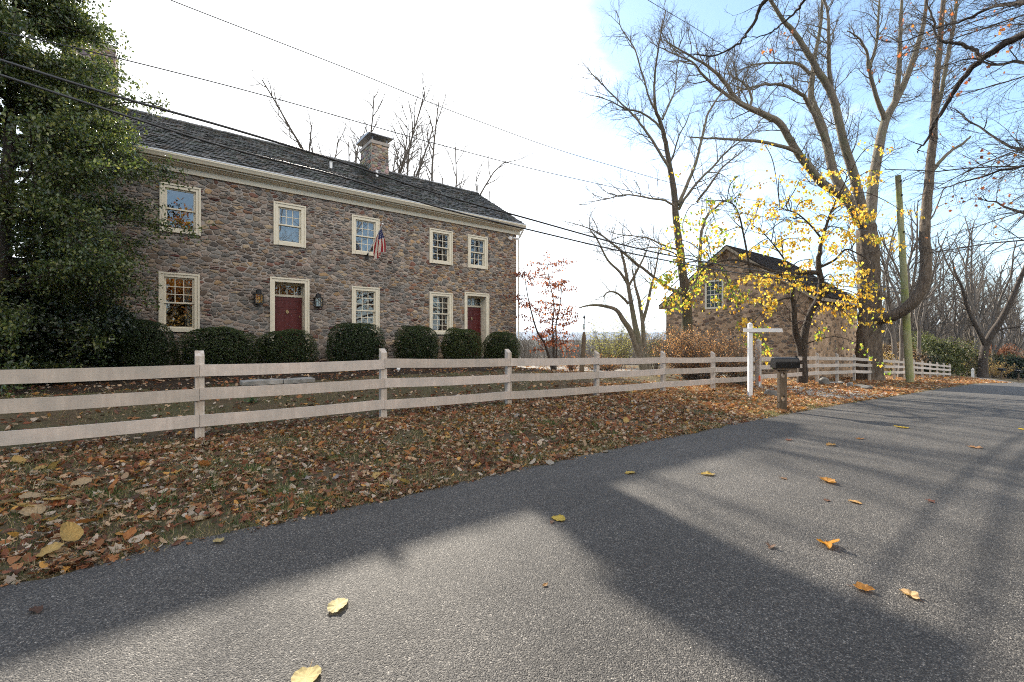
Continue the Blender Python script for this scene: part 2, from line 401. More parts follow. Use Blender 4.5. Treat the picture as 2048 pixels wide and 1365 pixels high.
# ------------------------------------------------------------------ rubble walls
PAL=[((0.22,0.187,0.162),3),((0.19,0.18,0.168),3),((0.26,0.20,0.145),1.6),((0.155,0.118,0.092),2),((0.27,0.212,0.178),3),((0.14,0.132,0.124),2),((0.33,0.28,0.23),.9),((0.10,0.088,0.08),1)]
PALT=[((0.31,0.21,0.12),3),((0.23,0.165,0.115),3),((0.19,0.175,0.155),2.5),((0.35,0.275,0.19),2),((0.22,0.12,0.078),1.5),((0.14,0.11,0.09),1.2)]
RED=[(0.10,0.037,0.032),(0.08,0.032,0.029),(0.125,0.055,0.045)]
def wpick(r,pal):
    t=sum(w for _,w in pal)*r.random()
    for c,w in pal:
        t-=w
        if t<=0: return c
    return pal[-1][0]
def clip(poly,nx,ny,d):
    out=[];k=len(poly)
    for i in range(k):
        a=poly[i];b=poly[(i+1)%k]
        da=a[0]*nx+a[1]*ny-d; db=b[0]*nx+b[1]*ny-d
        if da<=0: out.append(a)
        if (da<0<db) or (db<0<da):
            t=da/(da-db); out.append((a[0]+(b[0]-a[0])*t,a[1]+(b[1]-a[1])*t))
    return out
def rubble(w,h,openings,seed,size=1.0,stretch=1.65,red=1.7,x0=0.0,inside=None):
    """stones as polygons in wall coordinates (x 0..w, y 0..h)"""
    r=random.Random(seed); pts=[];info=[]
    cell=0.3; grid={}
    def near(x,y,dx,dy):
        for i in range(int((x-dx)/cell)-1,int((x+dx)/cell)+2):
            for j in range(int((y-dy)/cell)-1,int((y+dy)/cell)+2):
                for q in grid.get((i,j),()): yield q
    def put(x,y,rx,ry,k):
        pts.append((x,y)); info.append(k); grid.setdefault((int(x/cell),int(y/cell)),[]).append((x,y,rx,ry))
    def ok(x,y,rx,ry):
        for (a,b,qx,qy) in near(x,y,0.45*size+rx,0.3*size+ry):
            if ((x-a)/(0.5*(rx+qx)))**2+((y-b)/(0.5*(ry+qy)))**2<1: return False
        return True
    ng=int(w*h*red*1.6/size**2)
    for _ in range(ng):
        x=r.uniform(0,w);y=r.uniform(0,h);n=r.choice([1,2,2,3,4]);dy=r.uniform(0.044,0.062)*size
        for k in range(-1,n+1):
            yy=y+k*dy; xx=x+r.uniform(-0.06,0.06)
            if ok(xx,yy,0.24*size,dy*0.8): put(xx,yy,r.uniform(.22,.34)*size,dy*1.05,1 if 0<=k<n and r.random()<0.8 else 0)
    for _ in range(int(w*h*360/size**2)):
        x=r.uniform(-0.1,w+0.1);y=r.uniform(-0.1,h+0.1)
        d=size*r.choice([0.06,0.07,0.08,0.09,0.105,0.12,0.14,0.165,0.2,0.24])
        if ok(x,y,d*stretch,d): put(x,y,d*stretch,d,0)
    P=np.array(pts); Q=P*np.array([1/stretch,1.0])
    polys=[]
    for i in range(len(Q)):
        d=((Q-Q[i])**2).sum(1); m=min(len(Q),26); idx=np.argpartition(d,m-1)[:m]; idx=idx[np.argsort(d[idx])][1:]
        qx,qy=Q[i]; L=0.5*size
        poly=[(qx-L,qy-L*0.7),(qx+L,qy-L*0.7),(qx+L,qy+L*0.7),(qx-L,qy+L*0.7)]
        for j in idx:
            nx=Q[j,0]-qx; ny=Q[j,1]-qy; l=math.hypot(nx,ny)+1e-9; nx/=l;ny/=l
            poly=clip(poly,nx,ny,nx*qx+ny*qy+l/2)
            if len(poly)<3: break
        if len(poly)<3: continue
        poly=[(a*stretch,b) for a,b in poly]
        for (nx,ny,d_) in ((-1,0,0),(1,0,w),(0,-1,0),(0,1,h)):
            poly=clip(poly,nx,ny,d_)
            if len(poly)<3: break
        if len(poly)<3: continue
        cx=sum(a for a,_ in poly)/len(poly); cy=sum(b for _,b in poly)/len(poly); bad=False
        for (a0,a1,b0,b1) in openings:
            if max(a for a,_ in poly)<=a0 or min(a for a,_ in poly)>=a1 or max(b for _,b in poly)<=b0 or min(b for _,b in poly)>=b1: continue
            ds=[(cx-a1,(-1,0,-a1)),(a0-cx,(1,0,a0)),(cy-b1,(0,-1,-b1)),(b0-cy,(0,1,b0))]
            dm,pl=max(ds,key=lambda t:t[0])
            if dm<0: bad=True;break
            poly=clip(poly,*pl)
            if len(poly)<3: bad=True;break
        if bad: continue
        if inside is not None and not inside(cx,cy): continue
        polys.append((poly,info[i] if max(b for _,b in poly)-min(b for _,b in poly)<0.1*size else 0,cx,cy))
    return polys
def stone_mesh(polys,mapf,colf,seed,gap=0.0105,depth=0.034,jitter=0.012):
    r=random.Random(seed); V=[];Fs=[];C=[]
    for poly,k,cx,cy in polys:
        poly=[(a+r.gauss(0,.009),b+r.gauss(0,.006)) for a,b in poly]
        q=[]
        n=len(poly)
        for i in range(n):
            a=poly[i];b=poly[(i+1)%n]
            q.append((a[0]*0.91+b[0]*0.09,a[1]*0.91+b[1]*0.09)); q.append((a[0]*0.09+b[0]*0.91,a[1]*0.09+b[1]*0.91))
        xs=[p[0] for p in q];ys=[p[1] for p in q]; wx=max(xs)-min(xs);wy=max(ys)-min(ys)
        if wx<gap*3 or wy<gap*1.9 : continue
        g=gap*r.uniform(0.7,1.5)
        fx=max(0.35,1-2*g/wx); fy=max(0.35,1-2*g/wy)
        d=depth*r.uniform(0.55,1.3); tx=r.uniform(-0.12,0.12);ty=r.uniform(-0.15,0.15)
        o1=[(cx+(x-cx)*fx,cy+(y-cy)*fy) for x,y in q]
        bx=max(0.4,1-2*0.016/wx);by=max(0.4,1-2*0.014/wy)
        o2=[(cx+(x-cx)*bx+r.uniform(-.003,.003),cy+(y-cy)*by+r.uniform(-.003,.003)) for x,y in o1]
        m=len(q);b=len(V)
        V+= [mapf(x,y,-0.004) for x,y in o1]
        V+= [mapf(x,y,d*0.8+(x-cx)*tx*0.25+(y-cy)*ty*0.3) for x,y in o2]
        V.append(mapf(cx+r.uniform(-.02,.02)*wx,cy,d+r.uniform(-.3,.5)*jitter))
        col=colf(cx,cy,k,r)
        for i in range(m):
            j=(i+1)%m
            Fs.append((b+i,b+j,b+m+j,b+m+i));C.append(col)
            Fs.append((b+m+i,b+m+j,b+2*m));C.append(col)
    return V,Fs,C
def house_col(x,y,k,r):
    if k==1: c=r.choice(RED)
    else:
        t=min(1,max(0,(x-9.2)/0.8)); c=wpick(r,PALT) if r.random()<0.12+0.55*t else wpick(r,PAL)
        if r.random()<0.03: c=(0.16,0.085,0.065)
    f=r.uniform(0.76,1.3); return (c[0]*f,c[1]*f,c[2]*f)

# ------------------------------------------------------------------ farmhouse
HL,HR=-2.1,12.43; N0=15.5; HD=6.8; ZB=-1.2; ZE=4.80; NR=18.9; ZRG=7.35
hx=thing('stone_farmhouse','long two storey stone farmhouse with cream trim, red doors and a dark shingle roof','house',SN((HL+HR)/2,N0+HD/2,-1.0))
WIN=[]  # (s0,s1,z0,z1)
for (a,b) in ((320,400.5),(547,610),(703,757),(858,903),(935,973)): WIN.append((fs(a),fs(b),2.96,4.27,'up'))
for (a,b) in ((318,398),(703,757),(858,903)): WIN.append((fs(a),fs(b),0.25,1.85,'low'))
DOORS=[(fs(540),fs(617),-0.64,1.95),(fs(928),fs(976),-0.64,1.95)]
OPEN=[(w[0]-HL,w[1]-HL,w[2]-ZB,w[3]-ZB) for w in WIN]+[(d[0]-HL,d[1]-HL,d[2]-ZB-0.05,d[3]-ZB) for d in DOORS]
# mortar slab with the openings left out, cut a little inside the trim
def wall_with_holes(mb,s0,s1,z0,z1,n0,n1,holes):
    xs=sorted({s0,s1,*[h[0] for h in holes],*[h[1] for h in holes]})
    zs=sorted({z0,z1,*[h[2] for h in holes],*[h[3] for h in holes]})
    for i in range(len(xs)-1):
        run=None
        for j in range(len(zs)-1):
            cx=(xs[i]+xs[i+1])/2;cz=(zs[j]+zs[j+1])/2
            hole=any(h[0]<cx<h[1] and h[2]<cz<h[3] for h in holes)
            if hole:
                if run is not None: mb.box(xs[i],xs[i+1],n0,n1,run,zs[j]); run=None
            elif run is None: run=zs[j]
        if run is not None: mb.box(xs[i],xs[i+1],n0,n1,run,zs[-1])
holes=[(w[0]+0.07,w[1]-0.07,w[2]+0.07,w[3]-0.07) for w in WIN]+[(d[0]+0.07,d[1]-0.07,d[2],d[3]-0.07) for d in DOORS]
mb=MB(); wall_with_holes(mb,HL,HR,ZB,ZE,N0,N0+0.45,holes)
wall=mb.build('wall',M['mortar'],hx)
polys=rubble(HR-HL,ZE-ZB,OPEN,3,0.84)
V,Fs,C=stone_mesh(polys,lambda x,y,d:SN(HL+x,N0-d,ZB+y),house_col,5)
mb=MB(); mb.v=V;mb.f=Fs;mb.c=C
st=mb.build('stonework',M['stone'],hx)
for p in st.data.polygons: p.use_smooth=False
# side and rear walls with gables
mb=MB()
def gable(mb,s0,s1):
    prof=[(N0+0.45,ZB),(N0+HD,ZB),(N0+HD,ZE),(NR,ZRG-0.12),(N0+0.45,ZE+0.25)]
    mb.prism(prof,s0,s1)
gable(mb,HL,HL+0.45); gable(mb,HR-0.45,HR)
mb.box(HL+0.45,HR-0.45,N0+HD-0.45,N0+HD,ZB,ZE)
mb.build('gable_wall',M['sidestone'],hx)
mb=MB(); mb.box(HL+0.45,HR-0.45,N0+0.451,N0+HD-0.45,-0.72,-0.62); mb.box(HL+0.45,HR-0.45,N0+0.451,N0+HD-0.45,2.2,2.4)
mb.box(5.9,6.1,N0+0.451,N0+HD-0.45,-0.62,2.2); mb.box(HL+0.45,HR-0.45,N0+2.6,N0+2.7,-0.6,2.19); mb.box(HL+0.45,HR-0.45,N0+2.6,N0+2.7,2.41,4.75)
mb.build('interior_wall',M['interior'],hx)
# roof: shingle courses
EV=(N0-0.36,5.02)
def roof_slope(mb,eN,eZ,rN,rZ,s0,s1,r,course=0.17,front=True,cols=((0.032,0.032,0.029),(0.05,0.046,0.039),(0.024,0.027,0.024),(0.068,0.056,0.043),(0.033,0.04,0.026))):
    L=math.hypot(rN-eN,rZ-eZ); uN=(rN-eN)/L;uZ=(rZ-eZ)/L; nN=-uZ if rN>eN else uZ; nZ=abs(uN)
    k=int(L/course)
    mb.hexa([SN(s0,eN,eZ-0.05),SN(s1,eN,eZ-0.05),SN(s1,rN,rZ-0.05),SN(s0,rN,rZ-0.05),SN(s0,eN,eZ),SN(s1,eN,eZ),SN(s1,rN,rZ),SN(s0,rN,rZ)],cols[0])
    for i in range(k+1):
        a=i*course; b=min(L,a+course*1.7); x=s0-r.uniform(0,0.15)
        while x<s1:
            w=r.uniform(0.11,0.24); x1=min(x+w,s1); xa=max(x,s0)
            if x1-xa>0.02:
                t=0.036+r.uniform(-0.008,0.02); aa=a+r.uniform(-0.012,0.012)
                c=r.choice(cols); f=r.uniform(0.6,1.5); c=(c[0]*f,c[1]*f,c[2]*f)
                def P(s,q,h): return SN(s,eN+uN*q+nN*h,eZ+uZ*q+nZ*h)
                vs=[P(xa,aa,0.0),P(x1-0.004,aa,0.0),P(x1-0.004,aa,t),P(xa,aa,t),P(x1-0.004,b,0.006),P(xa,b,0.006)]
                mb.add(vs,[(0,1,2,3),(3,2,4,5),(1,4,2),(0,3,5)],c)
            x+=w
mb=MB(); rr=random.Random(4)
roof_slope(mb,EV[0],EV[1],NR,ZRG,HL-0.22,HR+0.25,rr)
roof_slope(mb,2*NR-EV[0],EV[1],NR,ZRG-0.003,HL-0.22,HR+0.25,rr,0.31)
for i in range(46):
    a=HL-0.22+i*(HR-HL+0.47)/46; b=a+(HR-HL+0.47)/46-0.01; h=rr.uniform(0,0.02)
    mb.prism([(NR-0.16,ZRG-0.07+h),(NR-0.15,ZRG-0.03+h),(NR,ZRG+0.06+h),(NR+0.15,ZRG-0.03+h),(NR+0.16,ZRG-0.07+h),(NR,ZRG+0.02+h)],a,b,(0.06,0.058,0.052))
roof=mb.build('roof',M['shingle'],hx)
# stone chimneys with metal caps
def chimney(s0,s1,n0,n1,z0,z1,seed,cap=True):
    mb=MB(); mb.box(s0,s1,n0,n1,z0,z1)
    mb.box(s0-0.04,s1+0.04,n0-0.04,n1+0.04,z1,z1+0.13)
    ch=mb.build('chimney',M['mortar'],roof)
    mb=MB(); h=z1-z0
    for (w,mp) in ((s1-s0,lambda x,y,d:SN(s0+x,n0-d,z0+y)),(n1-n0,lambda x,y,d:SN(s0-d,n1-x,z0+y)),(n1-n0,lambda x,y,d:SN(s1+d,n0+x,z0+y))):
        V,F_,C=stone_mesh(rubble(w,h,[],seed,0.8,1.6,0.05),mp,lambda x,y,k,r:tuple(c*r.uniform(1.0,1.45) for c in wpick(r,PALT if r.random()<.25 else PAL)),seed)
        b=len(mb.v); mb.v+=V; mb.f+=[tuple(i+b for i in f) for f in F_]; mb.c+=C
    mb.build('chimney_stonework',M['stone'],roof)
    if cap:
        mb=MB()
        for a in (s0+0.05,s1-0.05):
            for n in (n0+0.05,n1-0.05): mb.box(a-0.02,a+0.02,n-0.02,n+0.02,z1+0.13,z1+0.36)
        zc=z1+0.33; sm=(s0+s1)/2; nm=(n0+n1)/2
        mb.prism([(n0-0.16,zc),(n1+0.16,zc),(n1+0.16,zc+0.03),(nm,zc+0.13),(n0-0.16,zc+0.03)],s0-0.16,s1+0.16)
        mb.build('chimney_cap',M['zinc'],roof)
chimney(7.0,7.72,18.2,19.45,6.6,8.12,21)
chimney(HL+0.05,HL+1.15,18.2,19.6,6.6,8.75,22,False)
# white vents poking through the shingles
for (u,v,n) in ((662,352,17.2),(754,358,17.6)):
    s_=fs(u,n); z_=EV[1]+(n-EV[0])*(ZRG-EV[1])/(NR-EV[0])
    x,y,_=SN(s_,n,0); mb=MB(); mb.lathe((x,y,z_-0.05),[(0.05,0),(0.05,0.28),(0.055,0.28),(0.055,0.31)],10); mb.build('roof_vent',M['white'],roof)
# cornice, gutter, downspout
mb=MB(); mb.box(HL-0.15,HR+0.15,N0-0.075,N0+0.02,4.62,4.83); mb.prism([(N0-0.075,4.76),(N0-0.075,4.83),(N0-0.24,4.83),(N0-0.21,4.80)],HL-0.15,HR+0.15)
mb.box(HL-0.18,HR+0.18,N0-0.30,N0+0.02,4.832,4.86)
mb.prism([(N0-0.27,4.862),(N0-0.3,4.95),(N0+0.0,4.98),(N0+0.0,4.862)],HL-0.2,HR+0.2)
mb.build('cornice',M['cream'],hx,bevel=0.004)
mb=MB(); g0=N0-0.305
mb.prism([(g0,4.875),(g0-0.07,4.878),(g0-0.085,4.905),(g0-0.10,4.93),(g0-0.125,4.965),(g0-0.125,5.0),(g0-0.115,5.0),(g0-0.11,4.97),(g0-0.07,4.89),(g0-0.012,4.888),(g0-0.012,5.0),(g0,5.0)],HL-0.22,HR+0.22)
gut=mb.build('gutter',M['cream'],hx)
mb=MB(); mb.prism([(g0-0.13,5.005),(g0-0.13,5.03),(g0+0.15,5.055),(g0+0.15,5.035)],HL-0.23,HR+0.26); mb.build('drip_edge',M['drip'],hx)
mb=MB(); a=HR+0.12
mb.tube([SN(HR+0.1,N0-0.37,4.9),SN(HR+0.1,N0-0.36,4.8),SN(HR+0.09,N0-0.14,4.55),SN(HR+0.08,N0-0.06,4.45),SN(HR+0.08,N0-0.06,-0.7),SN(HR+0.12,N0-0.2,-0.8)],0.04,8)
mb.build('downspout',M['gutter'],hx)
mb=MB()
for dx,dn in ((-0.14,-0.16),(0.1,-0.2)):
    mb.tube([SN(HR-0.35+dx*0.3,N0-0.05,4.42),SN(HR-0.35+dx,N0+dn*0.8,4.44),SN(HR-0.35+dx*1.6,N0+dn*1.6,4.38)],[0.015,0.03,0.055],8)
mb.box(HR-0.42,HR-0.28,N0-0.07,N0-0.03,4.36,4.5)
mb.build('floodlight',M['white'],hx)
# windows
def window(s0,s1,z0,z1,cols,rows,style,parent=hx,mat='cream',n0=N0,proud=0.06,low=True,nside=0.0):
    t=0.125 if s1-s0>0.9 else 0.11
    mb=MB(); n_=n0-proud; nb=n0+0.10
    mb.box(s0,s0+t,n_,nb,z0,z1); mb.box(s1-t,s1,n_,nb,z0,z1)
    mb.box(s0+t,s1-t,n_,nb,z1-t,z1); mb.box(s0+t,s1-t,n_-0.02,nb,z0,z0+t*0.95)
    e=0.035  # back-band
    for (a,b,c,d) in ((s0-0.012,s0+e,z0-0.012,z1+0.012),(s1-e,s1+0.012,z0-0.012,z1+0.012),(s0+e,s1-e,z1-e,z1+0.012)):
        mb.box(a,b,n_-0.022,n_-0.001,c,d)
    fr=mb.build('window',M[mat],parent,bevel=0.004)
    a0,a1,b0,b1=s0+t,s1-t,z0+t*0.95,z1-t; zm=(b0+b1)/2; fw=0.045; mu=0.011
    mb=MB()
    for (c0,c1,nn) in ((zm-0.02,b1,n0+0.0),(b0,zm+0.02,n0+0.045)):
        mb.box(a0,a0+fw,nn,nn+0.04,c0,c1); mb.box(a1-fw,a1,nn,nn+0.04,c0,c1)
        mb.box(a0+fw,a1-fw,nn,nn+0.04,c0,c0+fw*0.9); mb.box(a0+fw,a1-fw,nn,nn+0.04,c1-fw*0.9,c1)
        if c0>b0 or low:
            for i in range(1,cols):
                x=a0+fw+(a1-a0-2*fw)*i/cols; mb.box(x-mu,x+mu,nn+0.008,nn+0.032,c0+fw*0.9,c1-fw*0.9)
            for i in range(1,rows):
                z=c0+fw*0.9+(c1-c0-fw*1.8)*i/rows; mb.box(a0+fw,a1-fw,nn+0.01,nn+0.03,z-mu,z+mu)
    mb.build('sash',M[mat],fr,bevel=0.003)
    mb=MB()
    for (c0,c1,nn) in ((zm+0.02,b1-fw*0.9,n0+0.02),(b0+fw*0.9,zm-0.02,n0+0.065)):
        mb.add([SN(a0+fw,nn,c0),SN(a1-fw,nn,c0),SN(a1-fw,nn,c1),SN(a0+fw,nn,c1)],[(0,1,2,3)])
    mb.build('pane',M['glass'],fr)
    def drape(x0,x1,c0,c1,mat_):
        k=max(8,int((x1-x0)*60)); vs=[];f=[]
        for i in range(k+1):
            x=x0+(x1-x0)*i/k; nn=n0+0.2+0.02*math.sin(i*1.7)+0.01*math.sin(i*0.6)
            vs+=[SN(x,nn,c0),SN(x,nn,c1),SN(x,nn+0.004,c0),SN(x,nn+0.004,c1)]
        for i in range(k):
            f.append((4*i,4*i+4,4*i+5,4*i+1)); f.append((4*i+2,4*i+3,4*i+7,4*i+6))
        m_=MB(); m_.add(vs,f); return m_.build('curtain',M[mat_],fr)
    if style=='sides':
        w=(a1-a0)*0.26; drape(a0+0.01,a0+w,b0,b1,'curtain'); drape(a1-w,a1-0.01,b0,b1,'curtain')
    elif style=='right': drape(a1-(a1-a0)*0.3,a1-0.01,b0,b1,'curtain')
    elif style=='blind': drape(a0+0.01,a1-0.01,b0,b1,'blind')
    elif style=='half': drape(a0+0.01,a1-0.01,zm+0.03,b1,'curtain')
    return fr
styles=['none','blind','blind','sides','none','right','none','half']
lows=[False,False,True,True,True,False,True,True]
for w,stl,lw in zip(WIN,styles,lows):
    c=3 if w[4]=='low' or w[0]<5 else 2
    r_=3 if w[4]=='low' else 2
    window(w[0],w[1],w[2],w[3],1 if stl=='none' and w[0]<2 and w[4]=='up' else 3,1 if stl=='none' and w[0]<2 and w[4]=='up' else r_ if w[4]=='low' else 2,stl,low=lw)
# doors
def door(s0,s1,z0,z1,leafw,knob,ornate):
    t=0.125; n_=N0-0.06; back=N0+0.36
    mb=MB()
    mb.box(s0,s0+t,n_,N0+0.05,z0,z1); mb.box(s1-t,s1,n_,N0+0.05,z0,z1); mb.box(s0+t,s1-t,n_,N0+0.05,z1-t,z1)
    for (a,b,c,d) in ((s0-0.012,s0+0.035,z0,z1+0.012),(s1-0.035,s1+0.012,z0,z1+0.012),(s0+0.035,s1-0.035,z1-0.035,z1+0.012)): mb.box(a,b,n_-0.022,n_-0.001,c,d)
    # panelled reveal
    for a,b in ((s0+t-0.055,s0+t-0.015),(s1-t+0.015,s1-t+0.055)): mb.box(a,b,N0+0.05,back+0.05,z0,z1-t+0.05)
    for a,b in ((s0+t-0.015,s0+t-0.003),(s1-t+0.003,s1-t+0.015)):
        for c,d in ((z0+0.15,z0+0.95),(z0+1.08,z0+1.75),(z0+1.88,z1-t-0.1)): mb.box(a,b,N0+0.11,back-0.08,c,d)
    mb.box(s0+t-0.015,s1-t+0.015,N0+0.05,back+0.05,z1-t,z1-t+0.04)
    zt=z1-t-0.42
    a0,a1=s0+t-0.015,s1-t+0.015
    mb.box(a0,a1,back-0.02,back+0.05,zt,zt+0.07); mb.box(a0,a1,back,back+0.05,z1-t-0.05,z1-t)
    for i in range(5):
        x=a0+0.012+(a1-a0-0.024)*i/4; mb.box(x-0.014,x+0.014,back,back+0.045,zt+0.07,z1-t-0.05)
    fr=mb.build('door_frame',M['cream'],hx,bevel=0.003)
    g=MB(); g.add([SN(a0,back+0.025,zt+0.07),SN(a1,back+0.025,zt+0.07),SN(a1,back+0.025,z1-t-0.05),SN(a0,back+0.025,z1-t-0.05)],[(0,1,2,3)]); g.build('transom_pane',M['glass'],fr)
    d=MB(); d.box(a0+0.003,a1-0.003,back+0.012,back+0.05,z0+0.02,zt-0.003)
    H=zt-z0; W=a1-a0
    for i in range(2):
        x0=a0+0.1+i*(W-0.1)/2; x1=a0+(W+0.0)/2-0.045+i*(W-0.1)/2
        for c,e_ in ((0.12,0.38),(0.44,0.76),(0.81,0.95)):
            za,zb=z0+H*c,z0+H*e_
            # moulded border and raised field
            for (p,q,r1,r2) in ((x0,x1,za,za+0.02),(x0,x1,zb-0.02,zb),(x0,x0+0.02,za+0.02,zb-0.02),(x1-0.02,x1,za+0.02,zb-0.02)): d.box(p,q,back+0.002,back+0.0125,r1,r2)
            d.box(x0+0.05,x1-0.05,back+0.004,back+0.0125,za+0.05,zb-0.05)
    leaf=d.build('door',M['reddoor'],hx,bevel=0.003)
    k=MB(); kx=a1-0.07
    k.tube([SN(kx,back+0.02,z0+0.98),SN(kx,back-0.03,z0+0.98),SN(kx,back-0.045,z0+0.98),SN(kx,back-0.07,z0+0.98)],[0.012,0.012,0.032,0.022],10)
    k.build('handle',M['brass'],leaf,smooth=True)
    if ornate:
        k=MB(); k.tube([SN(kx,back+0.02,z0+1.42),SN(kx,back-0.012,z0+1.42)],[0.028,0.026],10); k.build('lock',M['brass'],leaf)
    k=MB(); mx=(a0+a1)/2; kz=z0+H*0.775
    k.box(mx-0.025,mx+0.025,back-0.004,back+0.004,kz-0.06,kz+0.05); k.tube([SN(mx-0.035,back-0.02,kz+0.02),SN(mx-0.03,back-0.03,kz-0.05),SN(mx,back-0.034,kz-0.075),SN(mx+0.03,back-0.03,kz-0.05),SN(mx+0.035,back-0.02,kz+0.02)],0.009,6)
    k.build('knocker',M['brass'],leaf)
    stp=MB(); stp.box(s0-0.15,s1+0.15,N0-0.45,N0-0.05,z0-0.5,z0-0.16); stp.box(s0+0.0,s1-0.0,N0-0.12,back+0.05,z0-0.1,z0+0.005); stp.build('doorstep',M['rock'],hx,bevel=0.012)
door(*DOORS[0],0,0,True); door(*DOORS[1],0,0,False)

# wall lanterns
def lantern(u,v0,v1,label):
    s_=fs(u,N0-0.16); z0=fz(u,v1,N0-0.16); z1=fz(u,v0,N0-0.16); x,y,_=SN(s_,N0-0.18,0)
    t=thing('wall_lantern',label,'lantern',(x,y,z0),'lanterns beside the front door')
    H=z1-z0; w=0.105
    mb=MB(); mb.box(s_-w,s_+w,N0-0.18-w,N0-0.18+w,z0,z0+0.03)
    for a in (-1,1):
        for b in (-1,1): mb.box(s_+a*w-0.012,s_+a*w+0.012,N0-0.18+b*w-0.012,N0-0.18+b*w+0.012,z0+0.03,z0+H*0.62)
    mb.box(s_-w-0.02,s_+w+0.02,N0-0.18-w-0.02,N0-0.18+w+0.02,z0+H*0.62,z0+H*0.66)
    for a in (-0.035,0.035): mb.box(s_+a-0.005,s_+a+0.005,N0-0.18-w-0.005,N0-0.18-w+0.005,z0+0.03,z0+H*0.62)
    mb.build('cage',M['black'],t)
    mb=MB(); mb.lathe((x,y,z0),[(w*1.1,H*0.66),(w*0.75,H*0.74),(w*0.75,H*0.88),(w*0.8,H*0.89),(w*0.2,H*0.96),(0.01,H)],12); mb.build('cap',M['black'],t)
    mb=MB(); mb.box(s_-w*0.95,s_+w*0.95,N0-0.18-w*0.95,N0-0.18+w*0.95,z0+0.03,z0+H*0.62); mb.build('glass',M['glass'],t)
    mb=MB(); mb.lathe((x,y,z0+0.03),[(0.014,0),(0.014,0.13),(0.02,0.14),(0.013,0.19),(0.002,0.21)],8); mb.build('candle',M['curtain'],t)
    mb=MB(); mb.box(s_-0.06,s_+0.06,N0-0.055,N0-0.03,z0+0.05,z0+H*0.8); mb.tube([SN(s_,N0-0.05,z0+H*0.7),SN(s_,N0-0.12,z0+H*0.72)],0.014,6); mb.build('back_plate',M['black'],t)
lantern(517,578,609,'black wall lantern between the largest window and the wider red door')
lantern(636.5,586,615,'black wall lantern beneath the flag side of the wider red door')

# flag on its angled pole
b0=Vector(SN(5.78,N0-0.03,2.93)); b1=Vector(SN(5.86,N0-1.22,3.80))
fl=thing('house_flag','striped red, white and blue flag drooping from an angled pole beside an upper window','flag',tuple(b0))
mb=MB(); mb.tube([tuple(b0),tuple(b0.lerp(b1,0.5)),tuple(b1)],0.016,8); mb.lathe(tuple(b1+Vector((0,0,-0.02))),[(0.01,0),(0.035,0.02),(0.035,0.045),(0.01,0.07)],8); mb.build('flagpole',M['white'],fl)
mb=MB(); mb.box(5.72,5.84,N0-0.045,N0-0.02,2.82,3.0); mb.tube([tuple(b0),tuple(b0.lerp(b1,0.1))],0.028,8); mb.build('bracket',M['black'],fl)
mb=MB(); nw,nl=39,34; V=[];
for i in range(nw+1):
    t=i/nw; top=b1.lerp(b0,0.08+0.34*t)
    for j in range(nl+1):
        q=j/nl; drop=0.84*q
        fold=0.045*math.sin(t*12+q*1.6)*min(1,q*3)+0.025*math.sin(t*25+q*4)*q
        pull=(t-0.45)*(-0.46)*min(1,q*1.4)
        p=top+Vector(SN(fold+0.03*q,pull*-1.0,0))+Vector((0,0,-drop*(1-0.20*t)+0.05*math.sin(t*6)*q))
        V.append(tuple(p))
Fq=[];Cq=[]
for i in range(nw):
    st_=int(i/nw*13)
    for j in range(nl):
        a=i*(nl+1)+j; Fq.append((a,a+1,a+nl+2,a+nl+1))
        if st_<7 and j<nl*0.40: c=(0.6,0.6,0.62) if (i%4==1 and j%3==1) else (0.03,0.035,0.13)
        else: c=(0.33,0.028,0.04) if st_%2==0 else (0.66,0.63,0.61)
        Cq.append(c)
mb.v=V;mb.f=Fq;mb.c=Cq; mb.build('flag_cloth',M['leaf'],fl,smooth=True)

# ------------------------------------------------------------------ fences
_ts=[-60,3.2,6,8.8,11.7,14.6,25.2,30.8,39.3,44.8,58.9,80]; _tz=[-0.12,-0.128,-0.177,-0.234,-0.285,-0.34,-0.56,-0.72,-1.12,-1.36,-2.13,-3.2]
def zt(s): return float(np.interp(s,_ts,_tz))
def make_post(mb,s,n,top,h,w=0.055):
    z0=top-h; wob=0
    # post with a sloping chisel top
    mb.hexa([SN(s-w,n-w,z0),SN(s+w,n-w,z0),SN(s+w,n+w,z0),SN(s-w,n+w,z0),SN(s-w,n-w,top-0.075),SN(s+w,n-w,top-0.075),SN(s+w,n+w,top),SN(s-w,n+w,top)])
def fence(name,label,posts,s0,s1,nf,rails=((0.19,0.165),(0.53,0.165),(0.90,0.165))):
    t=thing(name,label,'fence',SN((s0+s1)/2,nf,zt((s0+s1)/2)-1.3))
    r=random.Random(len(posts))
    for p in posts:
        mb=MB(); make_post(mb,p+r.uniform(-.01,.01),nf+0.055,zt(p)+r.uniform(-.008,.008),zt(p)-gzf(p,nf+0.05)+0.25)
        mb.build('post',M['post'],t,bevel=0.006)
    edges=[s0]+[p for p in posts if s0<p<s1]+[s1]
    for (off,hh) in rails:
        for a,b in zip(edges[:-1],edges[1:]):
            mb=MB(); za,zb=zt(a)-off+r.uniform(-.012,.012),zt(b)-off+r.uniform(-.012,.012); k=4; 
            for i in range(k):
                x0=a+0.003+(b-a-0.006)*i/k; x1=a+0.003+(b-a-0.006)*(i+1)/k
                y0=za+(zb-za)*i/k-0.012*math.sin(math.pi*i/k); y1=za+(zb-za)*(i+1)/k-0.012*math.sin(math.pi*(i+1)/k)
                n0,n1=nf-0.028,nf-0.001
                mb.hexa([SN(x0,n0,y0-hh),SN(x1,n0,y1-hh),SN(x1,n1,y1-hh),SN(x0,n1,y0-hh),SN(x0,n0,y0),SN(x1,n0,y1),SN(x1,n1,y1),SN(x0,n1,y0)])
            mb.build('rail',M['fence'],t)
    return t
